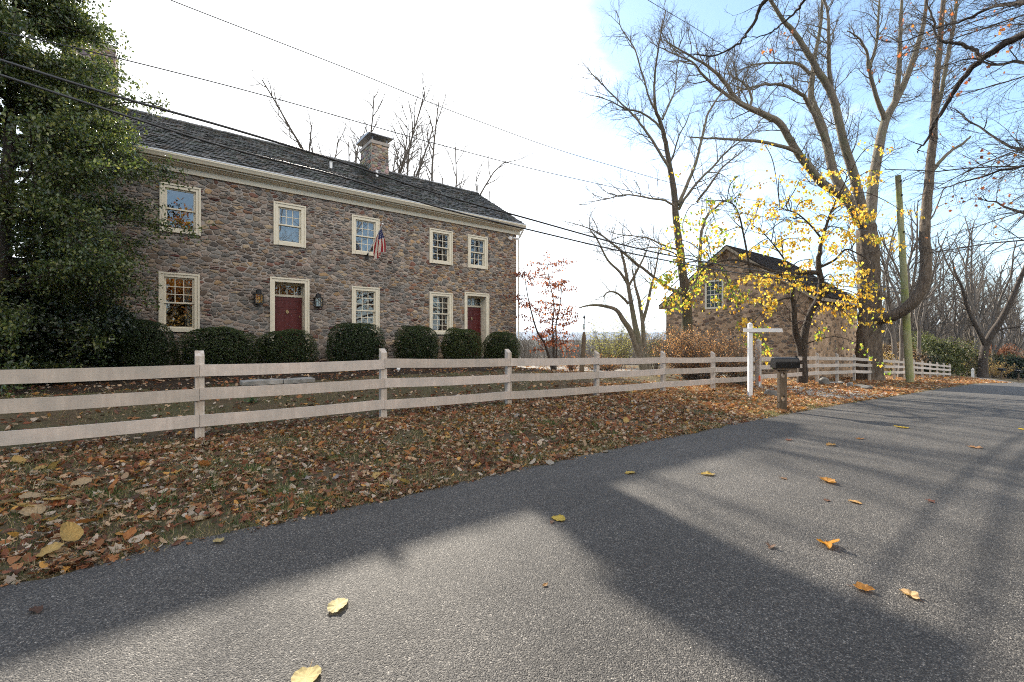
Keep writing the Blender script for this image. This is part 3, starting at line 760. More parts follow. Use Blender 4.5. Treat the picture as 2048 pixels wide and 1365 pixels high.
fence('rail_fence','weathered white three rail fence along the lawn in front of the farmhouse',[-7.9,-5.1,-2.3,0.5,3.19,6.0,8.82,11.73,14.6,17.35],-8.0,17.45,7.7)
fence('rail_fence','pale three rail fence running past the stone barn and the mossy pole',[25.3+2.8*k for k in range(13)],18.95,59.0,8.15)
# taller gate post
mb=MB(); a,b=18.85,8.15; g=gzf(a,b)
gp=thing('gate_post','tall weathered white gate post with pointed top behind the white sign post','post',SN(a,b,g))
w=0.085; mb.box(a-w,a+w,b-w,b+w,g-0.2,-0.02); mb.build('post',M['fence'],gp,bevel=0.006)
mb=MB(); mb.add([SN(a-w-.01,b-w-.01,-0.018),SN(a+w+.01,b-w-.01,-0.018),SN(a+w+.01,b+w+.01,-0.018),SN(a-w-.01,b+w+.01,-0.018),SN(a,b,0.09)],[(3,2,1,0),(0,1,4),(1,2,4),(2,3,4),(3,0,4)]); mb.build('post_cap',M['post'],gp)
# driveway marker stake
p=pix(1519,769,17.0); zg=gxy(p[0],p[1]); mk=thing('marker_stake','short white driveway stake with an orange top beside the gate post','stake',(p[0],p[1],zg))
mb=MB(); mb.lathe((p[0],p[1],zg-0.1),[(0.03,0),(0.03,0.34),(0.028,0.34)],8); mb.build('stake',M['white'],mk)
mb=MB(); mb.lathe((p[0],p[1],zg+0.24),[(0.036,0),(0.036,0.2),(0.02,0.22)],8); mb.build('reflector',M['orange'],mk)

# ------------------------------------------------------------------ sign post and mailbox
p=pix(1500,788,13.0); zg=gxy(p[0],p[1]); x,y=p[0],p[1]
sp=thing('sign_post','bare white sign post with one horizontal arm and no sign hanging','sign post',(x,y,zg))
top=(CV-649)/F*13.0
def xbox(mb,x0,x1,y0,y1,z0,z1): mb.hexa([(x0,y0,z0),(x1,y0,z0),(x1,y1,z0),(x0,y1,z0),(x0,y0,z1),(x1,y0,z1),(x1,y1,z1),(x0,y1,z1)])
w=0.052; mb=MB(); xbox(mb,x-w,x+w,y-w,y+w,zg-0.3,top); mb.add([(x-w-.006,y-w-.006,top),(x+w+.006,y-w-.006,top),(x+w+.006,y+w+.006,top),(x-w-.006,y+w+.006,top),(x,y,top+0.06)],[(3,2,1,0),(0,1,4),(1,2,4),(2,3,4),(3,0,4)]); mb.build('post',M['white'],sp,bevel=0.004)
za=(CV-665)/F*13; zb=(CV-657.5)/F*13; x0=(1485-CU)/F*13; x1=(1563-CU)/F*13
mb=MB(); hy=0.04
mb.hexa([(x0,y-w-0.03,za),(x1,y-w-0.03,za),(x1,y-w-0.002,za),(x0,y-w-0.002,za),(x0,y-w-0.03,zb),(x1-0.03,y-w-0.03,zb),(x1-0.03,y-w-0.002,zb),(x0,y-w-0.002,zb)])
mb.build('arm',M['white'],sp,bevel=0.003)
mb=MB()
for q in (0.25,0.85):
    xx=x+(x1-x)*q; mb.tube([(xx,y-w-0.016,za-0.001),(xx,y-w-0.016,za-0.03)],0.006,6)
mb.build('hook',M['zinc'],sp)
# mailbox
Ym=10.5; p=pix(1564,809,Ym); x,y=p[0],p[1]; zg=gxy(x,y)
mbx=thing('mailbox','black mailbox on a brown wooden post with two oval cutouts beside the road','mailbox',(x,y,zg))
z0=(CV-736)/F*Ym; z1=(CV-715)/F*Ym; xa=(1546-CU)/F*Ym; xb=(1593-CU)/F*Ym
mb=MB(); w=0.085
# post with oval holes: front outline split in bands round each hole
ztop=z0-0.045; zlo=zg-0.25; hz=[zg+0.28,ztop-0.12]; hw,hh=0.042,0.062
def ring_panel(mb,cz,zA,zB,yf,yb):
    n=24; outer=[];inner=[]
    for i in range(n):
        an=2*math.pi*i/n; ca,sa=math.cos(an),math.sin(an)
        sc=min(w/abs(ca) if abs(ca)>1e-6 else 9,((zB-zA)/2)/abs(sa) if abs(sa)>1e-6 else 9)
        outer.append((x+ca*sc,(zA+zB)/2+sa*sc)); inner.append((x+ca*hw,cz+sa*hh))
    vs=[(a,yf,b) for a,b in outer]+[(a,yf,b) for a,b in inner]+[(a,yb,b) for a,b in outer]+[(a,yb,b) for a,b in inner]; f=[]
    for i in range(n):
        j=(i+1)%n
        f+=[(i,j,n+j,n+i),(2*n+j,2*n+i,3*n+i,3*n+j),(n+i,n+j,3*n+j,3*n+i),(j,i,2*n+i,2*n+j)]
    mb.add(vs,f)
yf,yb=y-0.05,y+0.05
bands=[(zlo,hz[0]-0.12),(hz[0]+0.12,hz[1]-0.1),(hz[1]+0.1,ztop)]
for a,b in bands: xbox(mb,x-w,x+w,yf,yb,a,b)
ring_panel(mb,hz[0],hz[0]-0.12,hz[0]+0.12,yf,yb); ring_panel(mb,hz[1],hz[1]-0.1,hz[1]+0.1,yf,yb)
mb.build('post',M['postwood'],mbx)
mb=MB(); xbox(mb,xa+0.04,xb-0.05,y-0.09,y+0.09,ztop+0.001,z0-0.001); mb.build('platform',M['postwood'],mbx)
mb=MB(); k=14; prof=[(y-0.115,z0),(y+0.115,z0)]
hb=(z1-z0); 
for i in range(k+1):
    an=math.pi*i/k; prof.append((y+0.115*math.cos(an),z0+hb*0.45+hb*0.55*math.sin(an)))
m=len(prof); mb.add([(xa,n,z) for n,z in prof]+[(xb-0.012,n,z) for n,z in prof],[tuple(range(m)),tuple(range(2*m-1,m-1,-1))]+[(i,i+m,(i+1)%m+m,(i+1)%m) for i in range(m)]); mb.build('mailbox_body',M['mailbox'],mbx,bevel=0.004)
mb=MB(); g_=1.05; pr=[(y+(n-y)*g_,z0+(z-z0)*1.02-0.002) for n,z in prof]
mb.add([(xb-0.011,n,z) for n,z in pr]+[(xb+0.008,n,z) for n,z in pr],[tuple(range(m)),tuple(range(2*m-1,m-1,-1))]+[(i,i+m,(i+1)%m+m,(i+1)%m) for i in range(m)]); dr=mb.build('mailbox_door',M['mailbox'],mbx)
mb=MB(); xbox(mb,xb-0.03,xb+0.015,y-0.015,y+0.015,z1,z1+0.035); mb.build('latch',M['mailbox'],dr)

# ------------------------------------------------------------------ rocks and stone bench
def rock(name,label,u,v,Y,sx,sy,sz,seed,mat='rock',cat='rock',group=None,zofs=0.0,rot=0.0):
    p=pix(u,v,Y); x,y=p[0],p[1]; zg=gxy(x,y)
    import bmesh
    bm=bmesh.new(); bmesh.ops.create_icosphere(bm,subdivisions=3,radius=1.0); r=random.Random(seed)
    pl=[Vector((r.gauss(0,1),r.gauss(0,1),r.gauss(0,1))).normalized() for _ in range(11)]; ds=[r.uniform(0.55,0.9) for _ in pl]
    for v_ in bm.verts:
        c=v_.co.copy()
        for n,d in zip(pl,ds):
            e=c.dot(n)-d
            if e>0: c-=n*e*0.95
        c+=Vector((r.gauss(0,.012),r.gauss(0,.012),r.gauss(0,.012)))
        cc=Vector((c.x*sx,c.y*sy,c.z*sz)); ca,sa=math.cos(rot),math.sin(rot)
        v_.co=Vector((cc.x*ca-cc.y*sa,cc.x*sa+cc.y*ca,cc.z+sz*0.35+zofs))
    me=bpy.data.meshes.new(name); bm.to_mesh(me); bm.free()
    o=link(name,me,M[mat],None,(x,y,zg)); return tag(o,label,cat,group)
rock('rock','dark grey boulder lying in the leaves behind the mailbox post',1546,780,13.6,0.26,0.2,0.17,1)
rock('rock','rounded grey stone at the foot of the first fence post past the mailbox',1648,773,20.5,0.26,0.22,0.24,2)
rock('rock','flat pale stone slab half buried in leaves under the barn fence',1672,764,21.5,0.42,0.3,0.1,3,'paleslab')
rock('rock','pale upright stone of the little pile at the road corner',1700,778,19.5,0.13,0.13,0.2,4,'paleslab',group='stones piled at the road corner')
rock('rock','pale flat stone of the little pile at the road corner',1722,782,19.2,0.26,0.2,0.13,5,'paleslab',group='stones piled at the road corner')
rock('rock','low grey stone lying beside the little pile, closest to the asphalt',1733,793,18.2,0.22,0.18,0.14,6,group='stones piled at the road corner')
# weathered slab bench behind the first fence panel
Yb=9.7; p=pix(560,790,Yb); sb,nb_=toSN(p[0],p[1]); zg=gzf(sb,nb_)
be=thing('stone_bench','low weathered bench of pale split slabs on blocks behind the fence','bench',SN(sb,nb_,zg))
zt0=(CV-757)/F*Yb-0.02
for i,(a,b) in enumerate(((-0.72,0.02),(0.03,0.66))):
    mb=MB(); r=random.Random(i); xs=np.linspace(a,b,7); 
    V=[];Fq=[]
    for j,q in enumerate(xs):
        for (n,zz) in ((-0.2,-0.09),(0.2,-0.09),(0.21,0.0),(-0.21,-0.0)):
            V.append(SN(sb+q,nb_+n+r.uniform(-.02,.02),zt0+zz+r.uniform(-.012,.012)))
    for j in range(6):
        for k in range(4): Fq.append((4*j+k,4*j+(k+1)%4,4*j+4+(k+1)%4,4*j+4+k))
    Fq+=[(3,2,1,0),(24,25,26,27)]
    mb.add(V,Fq); mb.build('slab',M['paleslab'],be,bevel=0.01)
for q in (-0.45,0.4):
    mb=MB(); mb.box(sb+q-0.13,sb+q+0.13,nb_-0.15,nb_+0.15,zg-0.1,zt0-0.105); mb.build('leg',M['rock'],be,bevel=0.02)

# ------------------------------------------------------------------ leaves
def leaf_batch(pos,size,cols,shape='oval',tilt=None,hang=False,seed=0,fold=0.35,normals=None):
    """many small leaves as real folded blades; pos (n,3), size (n,), cols (n,3)"""
    n=len(pos); g=np.random.default_rng(seed)
    if shape=='quad':   # folded lozenge: 4 points, 2 triangles
        T=np.array([[0,-0.5,0],[0.28,0.0,fold*0.28],[0,0.5,0],[-0.28,0.0,fold*0.28]]); tri=[(0,1,2),(0,2,3)]
    elif shape=='oval':
        T=np.array([[0,-0.5,0],[0.24,-0.22,fold*.24],[0.3,0.08,fold*.3],[0,0.5,-0.08],[-0.3,0.08,fold*.3],[-0.24,-0.22,fold*.24]]); tri=[(0,1,2),(0,2,3),(0,3,4),(0,4,5)]
    elif shape=='heart':
        T=np.array([[0,-0.38,0],[0.26,-0.5,fold*.2],[0.46,-0.2,fold*.4],[0.3,0.2,fold*.25],[0,0.55,-0.1],[-0.3,0.2,fold*.25],[-0.46,-0.2,fold*.4],[-0.26,-0.5,fold*.2]]); tri=[(0,1,2),(0,2,3),(0,3,4),(0,4,5),(0,5,6),(0,6,7)]
    elif shape=='maple':
        P=[]; 
        for i,(a,rr_) in enumerate([(-90,.3),(-60,.42),(-38,.25),(-8,.5),(22,.28),(52,.52),(72,.3),(90,.62),(108,.3),(128,.52),(158,.28),(188,.5),(218,.25),(240,.42)]):
            P.append((rr_*math.cos(R(a)),rr_*math.sin(R(a)),0.10*math.sin(i*2.3)+fold*0.35*abs(rr_*math.cos(R(a)))))
        T=np.array([[0,0,0]]+P); tri=[(0,i,i%14+1) for i in range(1,15)]
    else:  # curled strip
        q=[]
        for j,yv in enumerate(np.linspace(-0.5,0.5,5)):
            w=0.26*math.cos(yv*2.6)+0.03; zz=0.55*yv*yv
            q+= [[-w,yv,zz+fold*.5*w],[0,yv,zz],[w,yv,zz+fold*.5*w]]
        T=np.array(q); tri=[]
        for j in range(4):
            a=3*j; tri+=[(a,a+1,a+4),(a,a+4,a+3),(a+1,a+2,a+5),(a+1,a+5,a+4)]
    yaw=g.uniform(0,2*np.pi,n)
    if normals is None:
        if tilt is None: tilt=1.2
        pitch=g.normal(0,1,n)*tilt; roll=g.normal(0,1,n)*tilt
        if hang: pitch=-1.35+g.normal(0,.45,n); roll=g.normal(0,.6,n)
    else: pitch=g.normal(0,.3,n); roll=g.normal(0,.3,n)
    cy,sy=np.cos(yaw),np.sin(yaw);cp,sp_=np.cos(pitch),np.sin(pitch);cr,sr=np.cos(roll),np.sin(roll)
    Rz=np.zeros((n,3,3));Rz[:,0,0]=cy;Rz[:,0,1]=-sy;Rz[:,1,0]=sy;Rz[:,1,1]=cy;Rz[:,2,2]=1
    Rx=np.zeros((n,3,3));Rx[:,0,0]=1;Rx[:,1,1]=cp;Rx[:,1,2]=-sp_;Rx[:,2,1]=sp_;Rx[:,2,2]=cp
    Ry=np.zeros((n,3,3));Ry[:,1,1]=1;Ry[:,0,0]=cr;Ry[:,0,2]=sr;Ry[:,2,0]=-sr;Ry[:,2,2]=cr
    Rm=Rz@Rx@Ry
    if normals is not None:
        zA=normals/np.linalg.norm(normals,axis=1,keepdims=True); ref=np.where(np.abs(zA[:,2:3])<0.9,np.array([[0,0,1.]]),np.array([[1.,0,0]]))
        xA=np.cross(ref,zA); xA/=np.linalg.norm(xA,axis=1,keepdims=True); yA=np.cross(zA,xA)
        B=np.stack([xA,yA,zA],-1); Rm=B@Rm
    k=len(T); vv=np.einsum('nij,kj->nki',Rm,T)*np.asarray(size)[:,None,None]+np.asarray(pos)[:,None,:]
    tri=np.array(tri); fa=(tri[None]+ (np.arange(n)*k)[:,None,None]).reshape(-1,3)
    fc=np.repeat(np.asarray(cols),len(tri),0)
    return vv.reshape(-1,3),fa,fc
def pal(n,palette,g,jit=0.25):
    P=np.array([p[0] for p in palette]);w=np.array([p[1] for p in palette],float);w/=w.sum()
    c=P[g.choice(len(P),n,p=w)]; return c*g.uniform(1-jit,1+jit,(n,1))
def leaves_obj(name,parts_,mat,parent=None,loc=None):
    base=np.array(root_loc(parent)) if parent is not None else np.array(loc or (0,0,0))
    V=[];Fa=[];Cc=[];b=0
    for v,f,c in parts_: V.append(v);Fa.append(f+b);Cc.append(c);b+=len(v)
    me=arrmesh(name,np.concatenate(V)-base,[np.concatenate(Fa)],False,np.concatenate(Cc))
    return link(name,me,mat,parent,(0,0,0) if parent is not None else tuple(base))

# ------------------------------------------------------------------ branching
class Tree:
    def __init__(s,seed): s.r=random.Random(seed); s.b={}; s.tips=[]; s.lines=[]
    def addline(s,pts,rad,n):
        s.b.setdefault((len(pts),n),[]).append((pts,rad))
    def limb(s,pts,rads,n=9,sub=4,wob=0.0):
        """smooth limb through given world points (Catmull-Rom)"""
        P=[Vector(p) for p in pts]; out=[];ro=[]
        if len(rads)!=len(P): rads=list(np.interp(np.linspace(0,1,len(P)),np.linspace(0,1,len(rads)),rads))
        for i in range(len(P)-1):
            p0=P[max(i-1,0)];p1=P[i];p2=P[i+1];p3=P[min(i+2,len(P)-1)]
            for q in range(sub):
                t=q/sub; t2=t*t;t3=t2*t
                v=0.5*((2*p1)+(p2-p0)*t+(2*p0-5*p1+4*p2-p3)*t2+(3*p1-p0-3*p2+p3)*t3)
                if wob: v+=Vector((s.r.gauss(0,wob),s.r.gauss(0,wob),s.r.gauss(0,wob)))
                out.append(tuple(v)); ro.append(rads[i]+(rads[i+1]-rads[i])*t)
        out.append(tuple(P[-1])); ro.append(rads[-1])
        s.addline(out,ro,n); s.lines.append((out,ro)); return out,ro
    def grow(s,p,d,L,r,k,bend,up):
        pts=[tuple(p)];rad=[r];x=Vector(p);d=Vector(d).normalized();rr_=s.r
        for i in range(k):
            d=(d+Vector((rr_.gauss(0,bend),rr_.gauss(0,bend),rr_.gauss(0,bend)+up))).normalized()
            x=x+d*(L/k); pts.append(tuple(x)); rad.append(max(r*(1-0.75*(i+1)/k),0.0025))
        return pts,rad
    def sprout(s,line,levels,start=0.2,li=0,end=1.0,scale=1.0,bias=None):
        pts,rad=line; rr_=s.r
        sp,l0,l1,r0,k,bend,up,ang=levels[li]
        seg=[(Vector(b)-Vector(a)).length for a,b in zip(pts[:-1],pts[1:])]; tot=sum(seg)
        if tot<=0: return
        d=tot*start+rr_.uniform(0,sp)
        while d<tot*end:
            q=d;i=0
            while i<len(seg)-1 and q>seg[i]: q-=seg[i];i+=1
            t=q/max(seg[i],1e-6); a=Vector(pts[i]);b=Vector(pts[i+1]); p=a.lerp(b,min(t,1)); tan=(b-a).normalized()
            pr=rad[i]
            rv=Vector((rr_.gauss(0,1),rr_.gauss(0,1),rr_.gauss(0,1))); perp=(rv-tan*rv.dot(tan)).normalized()
            if bias is not None: perp=(perp+Vector(bias)*0.6).normalized()
            dirv=(tan*math.cos(ang)+perp*math.sin(ang))+Vector((0,0,up*2))
            fr=d/tot; L=rr_.uniform(l0,l1)*(1-0.45*fr)*scale; r=min(r0*rr_.uniform(0.7,1.2),pr*0.75)
            np_,nr=s.grow(p,dirv,L,r,k,bend,up)
            s.addline(np_,nr,5 if r>0.02 else 3)
            if li+1<len(levels): s.sprout((np_,nr),levels,0.15,li+1,1.0,scale,bias)
            else: s.tips.append((np_[-1],np_[len(np_)//2]))
            d+=sp*rr_.uniform(0.6,1.4)
    def mesh(s,name):
        V=[];Fa=[];b=0
        for (k,n),L in s.b.items():
            P=np.array([l[0] for l in L],dtype=float); Rd=np.array([l[1] for l in L],dtype=float)
            T=np.empty_like(P); T[:,1:-1]=P[:,2:]-P[:,:-2]; T[:,0]=P[:,1]-P[:,0]; T[:,-1]=P[:,-1]-P[:,-2]
            T/=np.linalg.norm(T,axis=2,keepdims=True)+1e-9
            A=np.eye(3)[np.abs(T).max(1).argmin(1)][:,None,:]*np.ones((1,k,1))
            X=np.cross(T,A); X/=np.linalg.norm(X,axis=2,keepdims=True)+1e-9; Y=np.cross(T,X)
            an=np.arange(n)*2*np.pi/n
            ring=P[:,:,None,:]+Rd[:,:,None,None]*(X[:,:,None,:]*np.cos(an)[None,None,:,None]+Y[:,:,None,:]*np.sin(an)[None,None,:,None])
            if n>=28:
                kk=np.arange(k)[None,:,None,None]; aa=an[None,None,:,None]
                f=1+.045*np.sin(9*aa+.35*kk)+.03*np.sin(14*aa-.5*kk+1)+.05*np.sin(3*aa+.12*kk)+.02*rng.standard_normal((m_:=len(L),k,n,1))
                ring=P[:,:,None,:]+(ring-P[:,:,None,:])*f
            m=len(L); V.append(ring.reshape(-1,3))
            idx=np.arange(m*k*n).reshape(m,k,n)+b
            a=idx[:,:-1,:];c=np.roll(a,-1,2);d=idx[:,1:,:];e=np.roll(d,-1,2)
            Fa.append(np.stack([a,c,e,d],-1).reshape(-1,4)); b+=m*k*n
        return np.concatenate(V),np.concatenate(Fa)
    def build(s,name,mat,parent=None,loc=(0,0,0)):
        base=np.array(root_loc(parent)) if parent is not None else np.array(loc)
        v,f=s.mesh(name); me=arrmesh(name,v-base,[f],True)
        return link(name,me,mat,parent,(0,0,0) if parent is not None else tuple(loc))
def PX(*l): return [pix(*q) for q in l]
LV_BIG=[(0.36,1.3,3.2,0.035,7,0.16,0.05,0.85),(0.21,0.6,1.6,0.015,5,0.2,0.03,0.8),(0.115,0.3,0.9,0.0085,4,0.22,0.02,0.75)]
LV_MED=[(0.30,0.9,2.3,0.022,6,0.16,0.05,0.8),(0.18,0.4,1.2,0.011,5,0.2,0.03,0.8),(0.115,0.2,0.65,0.0072,3,0.2,0.02,0.75)]
def two_part_tree(name,label,cat,loc,tr,mat,trunk_lines,group=None,tmat=None):
    """trunk (first lines) and crown (everything else) as parts"""
    t=thing(name,label,cat,loc,group)
    tr1=Tree(0); 
    for pts,rad,n in trunk_lines: tr1.addline(pts,rad,n)
    tr1.build('trunk',tmat or mat,t); tr.build('crown',mat,t); return t
def sep(tr):
    """take the lines laid so far out of TR as the trunk"""
    L=[(p,r,n) for (k,n),ls in tr.b.items() for p,r in ls]; tr.b={}; return L

# big maple by the barn
tr=Tree(31); Yt=28.0
gB=gxy(*pix(1737,720,Yt)[:2])
bx,by=pix(1737,720,Yt)[:2]
mtrunk=tr.limb([(bx,by,gB-0.4),(bx,by,gB+0.15)]+PX((1737,690,28),(1740,620,28),(1739,550,28),(1736,490,28),(1733,455,28)),[1.05,0.74,0.62,0.57,0.55,0.56,0.5],30,9,0.012)
L5=tr.limb(PX((1742,640,28),(1765,637,27.3),(1795,628,26.6),(1828,603,26),(1846,570,25.7),(1852,520,25.6),(1849,470,25.6),(1853,410,25.8),(1860,340,26),(1867,260,26.2),(1872,180,26.5),(1880,80,27),(1890,-40,27.5)),[0.42,0.34,0.32,0.31,0.29,0.275,0.255,0.24,0.215,0.19,0.165,0.14,0.1],10,4,0.012)
trunkL=sep(tr)
limbs=[
 (PX((1733,455,28),(1722,446,27.8),(1691,396,27.4),(1647,369,27),(1607,321,26.6),(1583,286,26.3),(1559,246,26),(1515,224,25.6),(1475,202,25.3),(1449,165,25),(1425,140,24.8),(1380,112,24.4),(1335,85,24)),[.42,.38,.34,.3,.27,.25,.23,.2,.17,.13,.1,.07,.03]),
 (PX((1515,226,25.6),(1480,208,25.2),(1440,180,25),(1405,150,24.6),(1385,125,24.2),(1340,105,24),(1300,85,23.6)),[.13,.12,.1,.08,.06,.04,.02]),
 (PX((1733,458,28),(1700,405,28.4),(1669,352,28.8),(1656,299,29.1),(1642,246,29.4),(1622,195,29.6),(1626,150,29.8),(1631,105,30),(1640,60,30),(1646,-30,30)),[.42,.38,.34,.31,.28,.24,.2,.16,.13,.08]),
 (PX((1656,299,29.1),(1632,240,28.6),(1612,200,28.3),(1603,190,28),(1570,172,27.6),(1530,170,27),(1485,180,26.5),(1455,200,26)),[.2,.17,.15,.13,.11,.09,.06,.03]),
 (PX((1620,150,29.7),(1600,130,29.2),(1570,126,28.6),(1520,128,28),(1480,140,27.4)),[.14,.12,.1,.07,.03]),
 (PX((1735,455,28),(1724,420,27.6),(1708,352,27.2),(1686,281,26.8),(1664,190,26.5),(1640,150,26.3),(1618,110,26),(1592,70,25.8),(1566,40,25.6),(1535,-10,25.3)),[.4,.36,.32,.28,.25,.23,.2,.17,.14,.1]),
 (PX((1664,190,26.5),(1659,140,26.3),(1657,80,26),(1656,30,26),(1640,-20,26)),[.16,.14,.12,.09,.07]),
 (PX((1736,455,28),(1742,420,28.5),(1750,340,29),(1768,250,29.5),(1787,211,30),(1812,160,30.4),(1836,90,30.8),(1849,35,31),(1855,-40,31)),[.42,.4,.36,.32,.28,.24,.2,.15,.1]),
 (PX((1770,240,29.5),(1760,215,29.3),(1748,180,29),(1737,135,28.6),(1735,110,28.4),(1720,80,28),(1695,62,27.6)),[.2,.17,.15,.12,.1,.07,.03]),
 (PX((1740,135,28.8),(1752,90,29),(1757,40,29),(1760,-20,29)),[.12,.1,.08,.06]),
 (PX((1790,205,30),(1797,150,30.2),(1800,90,30.2),(1802,40,30.3),(1806,-30,30.3)),[.22,.19,.16,.12,.09]),
 (PX((1607,321,26.6),(1590,303,26.3),(1555,291,26),(1510,282,25.6),(1460,279,25.2),(1414,277,25),(1375,274,24.8)),[.15,.14,.13,.11,.09,.07,.03]),
 (PX((1866,340,26),(1885,318,26),(1905,300,26),(1925,288,26),(1941,273,26)),[.13,.12,.1,.09,.06]),
 (PX((1500,215,25.5),(1503,195,25.6),(1490,170,25.6),(1463,152,25.6),(1455,140,25.5)),[.1,.09,.07,.06,.04]),
 (PX((1868,240,26.2),(1884,180,26.6),(1896,110,27),(1910,40,27.3),(1915,-20,27.5)),[.15,.13,.12,.1,.07]),
]
stub={11,12}
tr.sprout(mtrunk,[(0.10,.5,1.3,.012,6,.25,-.01,1.2),(.25,.2,.5,.007,3,.2,0,.8)],0.35)
for i,(pts,rad) in enumerate(limbs):
    rad=[q_*.78 for q_ in rad]; ln=tr.limb(pts,rad,8,4,0.012)
    if i in stub: tr.sprout(ln,LV_MED[1:],0.4,0)
    else: tr.sprout(ln,LV_BIG,0.22)
tr.sprout(L5,LV_BIG,0.62,0)
tr.sprout(L5,LV_MED[1:],0.3,0,0.6)
big=two_part_tree('maple_tree','huge bare maple with grey forking limbs beside the stone barn','tree',(bx,by,gB),tr,M['bark'],trunkL,None,M['barkfurrow'])
# vine twigs tangled round the trunk stay part of the crown mesh

# slimmer tree left of the barn gable
tr=Tree(32); bx,by=pix(1374,700,22)[:2]; gA=gxy(bx,by)
main=tr.limb([(bx,by,gA-0.3)]+PX((1374,690,22),(1374,640,22),(1371,588,22),(1366,552,22),(1360,503,22.1),(1352,441,22.2),(1348,380,22.3),(1339,334,22.4),(1331,286,22.4),(1321,245,22.3),(1312,222,22.2),(1309,190,22.2),(1310,150,22.1),(1318,90,22),(1332,20,22)),[.34,.29,.25,.24,.21,.185,.165,.15,.125,.11,.09,.075,.06,.05,.035,.02],10,4,0.008)
trunkL=sep(tr)
al=[
 (PX((1371,590,22),(1350,582,21.7),(1335,575,21.5),(1305,552,21.2),(1265,521,21),(1221,485,20.8),(1185,460,20.6),(1138,445,20.4)),[.15,.13,.11,.09,.075,.06,.04,.02]),
 (PX((1372,590,22),(1385,580,22.2),(1397,545,22.5),(1400,510,22.6),(1403,465,22.8),(1415,432,23),(1445,405,23.2),(1460,400,23.3)),[.17,.15,.13,.12,.1,.085,.06,.03]),
 (PX((1356,410,22.2),(1372,375,22.5),(1392,325,22.8),(1402,285,23),(1412,240,23.2),(1425,212,23.3),(1440,190,23.4),(1457,155,23.5),(1475,110,23.6)),[.13,.115,.1,.085,.075,.065,.05,.035,.02]),
 (PX((1358,420,22.2),(1368,400,22),(1395,365,21.8),(1425,335,21.6),(1450,308,21.4),(1490,275,21.2),(1522,250,21)),[.1,.09,.08,.065,.05,.035,.02]),
 (PX((1394,405,22.6),(1420,370,22.5),(1445,335,22.4),(1470,315,22.3),(1500,290,22.2)),[.08,.07,.055,.04,.02]),
 (PX((1340,338,22.4),(1325,315,22.2),(1298,272,22),(1275,240,21.8),(1245,210,21.6),(1215,180,21.4),(1190,155,21.2),(1165,125,21)),[.1,.09,.08,.065,.05,.04,.03,.015]),
 (PX((1327,265,22.4),(1305,240,22.2),(1280,225,22),(1250,218,21.8),(1215,200,21.6),(1180,190,21.4)),[.08,.07,.06,.05,.03,.015]),
 (PX((1312,222,22.2),(1300,200,22),(1285,150,21.8),(1270,100,21.6),(1245,60,21.4),(1232,20,21.2)),[.07,.06,.05,.04,.03,.015]),
 (PX((1325,240,22.3),(1340,205,22.5),(1350,180,22.7),(1354,140,22.8),(1360,100,22.9)),[.06,.055,.045,.035,.02]),
 (PX((1352,415,22.2),(1330,402,22),(1290,395,21.7),(1250,390,21.4),(1205,400,21.2),(1170,405,21)),[.08,.07,.055,.045,.03,.015]),
 (PX((1356,500,22.1),(1330,492,21.8),(1290,475,21.5),(1240,470,21.2),(1210,460,21)),[.07,.06,.045,.03,.015]),
 (PX((1362,520,22),(1345,505,21.8),(1310,495,21.6),(1270,500,21.3)),[.06,.05,.035,.015]),
 (PX((1338,334,22.4),(1350,300,22),(1358,272,21.8),(1372,245,21.6),(1382,215,21.5)),[.06,.05,.04,.03,.015]),
]
for pts,rad in al:
    ln=tr.limb(pts,[q_*.74 for q_ in rad],7,4,0.01); tr.sprout(ln,LV_MED,0.2)
tr.sprout(main,LV_MED,0.55)
two_part_tree('bare_tree','slim bare tree forking low against the barn gable with spreading thin branches','tree',(bx,by,gA),tr,M['bark'],trunkL,None,M['barkbrown'])

# leaning many stemmed tree by the lamp post
tr=Tree(33); bx,by=pix(1290,742,24)[:2]; g_=gxy(bx,by)
st=[tr.limb([(bx-.15,by,g_-0.2)]+PX((1285,735,24),(1275,705,23.9),(1262,665,23.8),(1246,640,23.6),(1232,620,23.4),(1205,612,23.2),(1180,611,23),(1158,616,22.8)),[.22,.2,.16,.15,.13,.1,.075,.05,.025],8),
 tr.limb([(bx,by,g_-0.2)]+PX((1288,730,24),(1279,690,24.1),(1270,650,24.2),(1262,605,24.3),(1256,570,24.4),(1247,520,24.5),(1238,495,24.5)),[.24,.2,.17,.15,.12,.1,.07,.04],8),
 tr.limb([(bx+.1,by,g_-0.2)]+PX((1296,730,24.2),(1288,690,24.3),(1285,645,24.4),(1278,600,24.5),(1270,570,24.5),(1265,540,24.6)),[.2,.17,.13,.11,.09,.06,.04],8),
 tr.limb(PX((1285,645,24.4),(1295,610,24.6),(1302,575,24.7),(1310,545,24.8),(1318,500,24.9)),[.1,.085,.07,.05,.03],7)]
trunkL=sep(tr)
st2=[tr.limb(PX((1256,608,24.3),(1245,595,24),(1230,585,23.8),(1215,585,23.6),(1206,595,23.5)),[.07,.06,.05,.04,.02],6),
 tr.limb(PX((1256,570,24.4),(1240,545,24.2),(1215,520,24),(1195,480,23.8),(1180,460,23.6)),[.08,.07,.055,.04,.02],6),
 tr.limb(PX((1256,575,24.4),(1275,540,24.5),(1290,510,24.6),(1300,480,24.7)),[.07,.06,.04,.02],6)]
for l in st[1:]+st2: tr.sprout(l,LV_MED,0.45)
tr.sprout(st[0],LV_MED[1:],0.5)
two_part_tree('bare_tree','bare tree of several leaning grey stems beyond the lawn, one stem arching low','tree',(bx,by,g_),tr,M['bark'],trunkL)

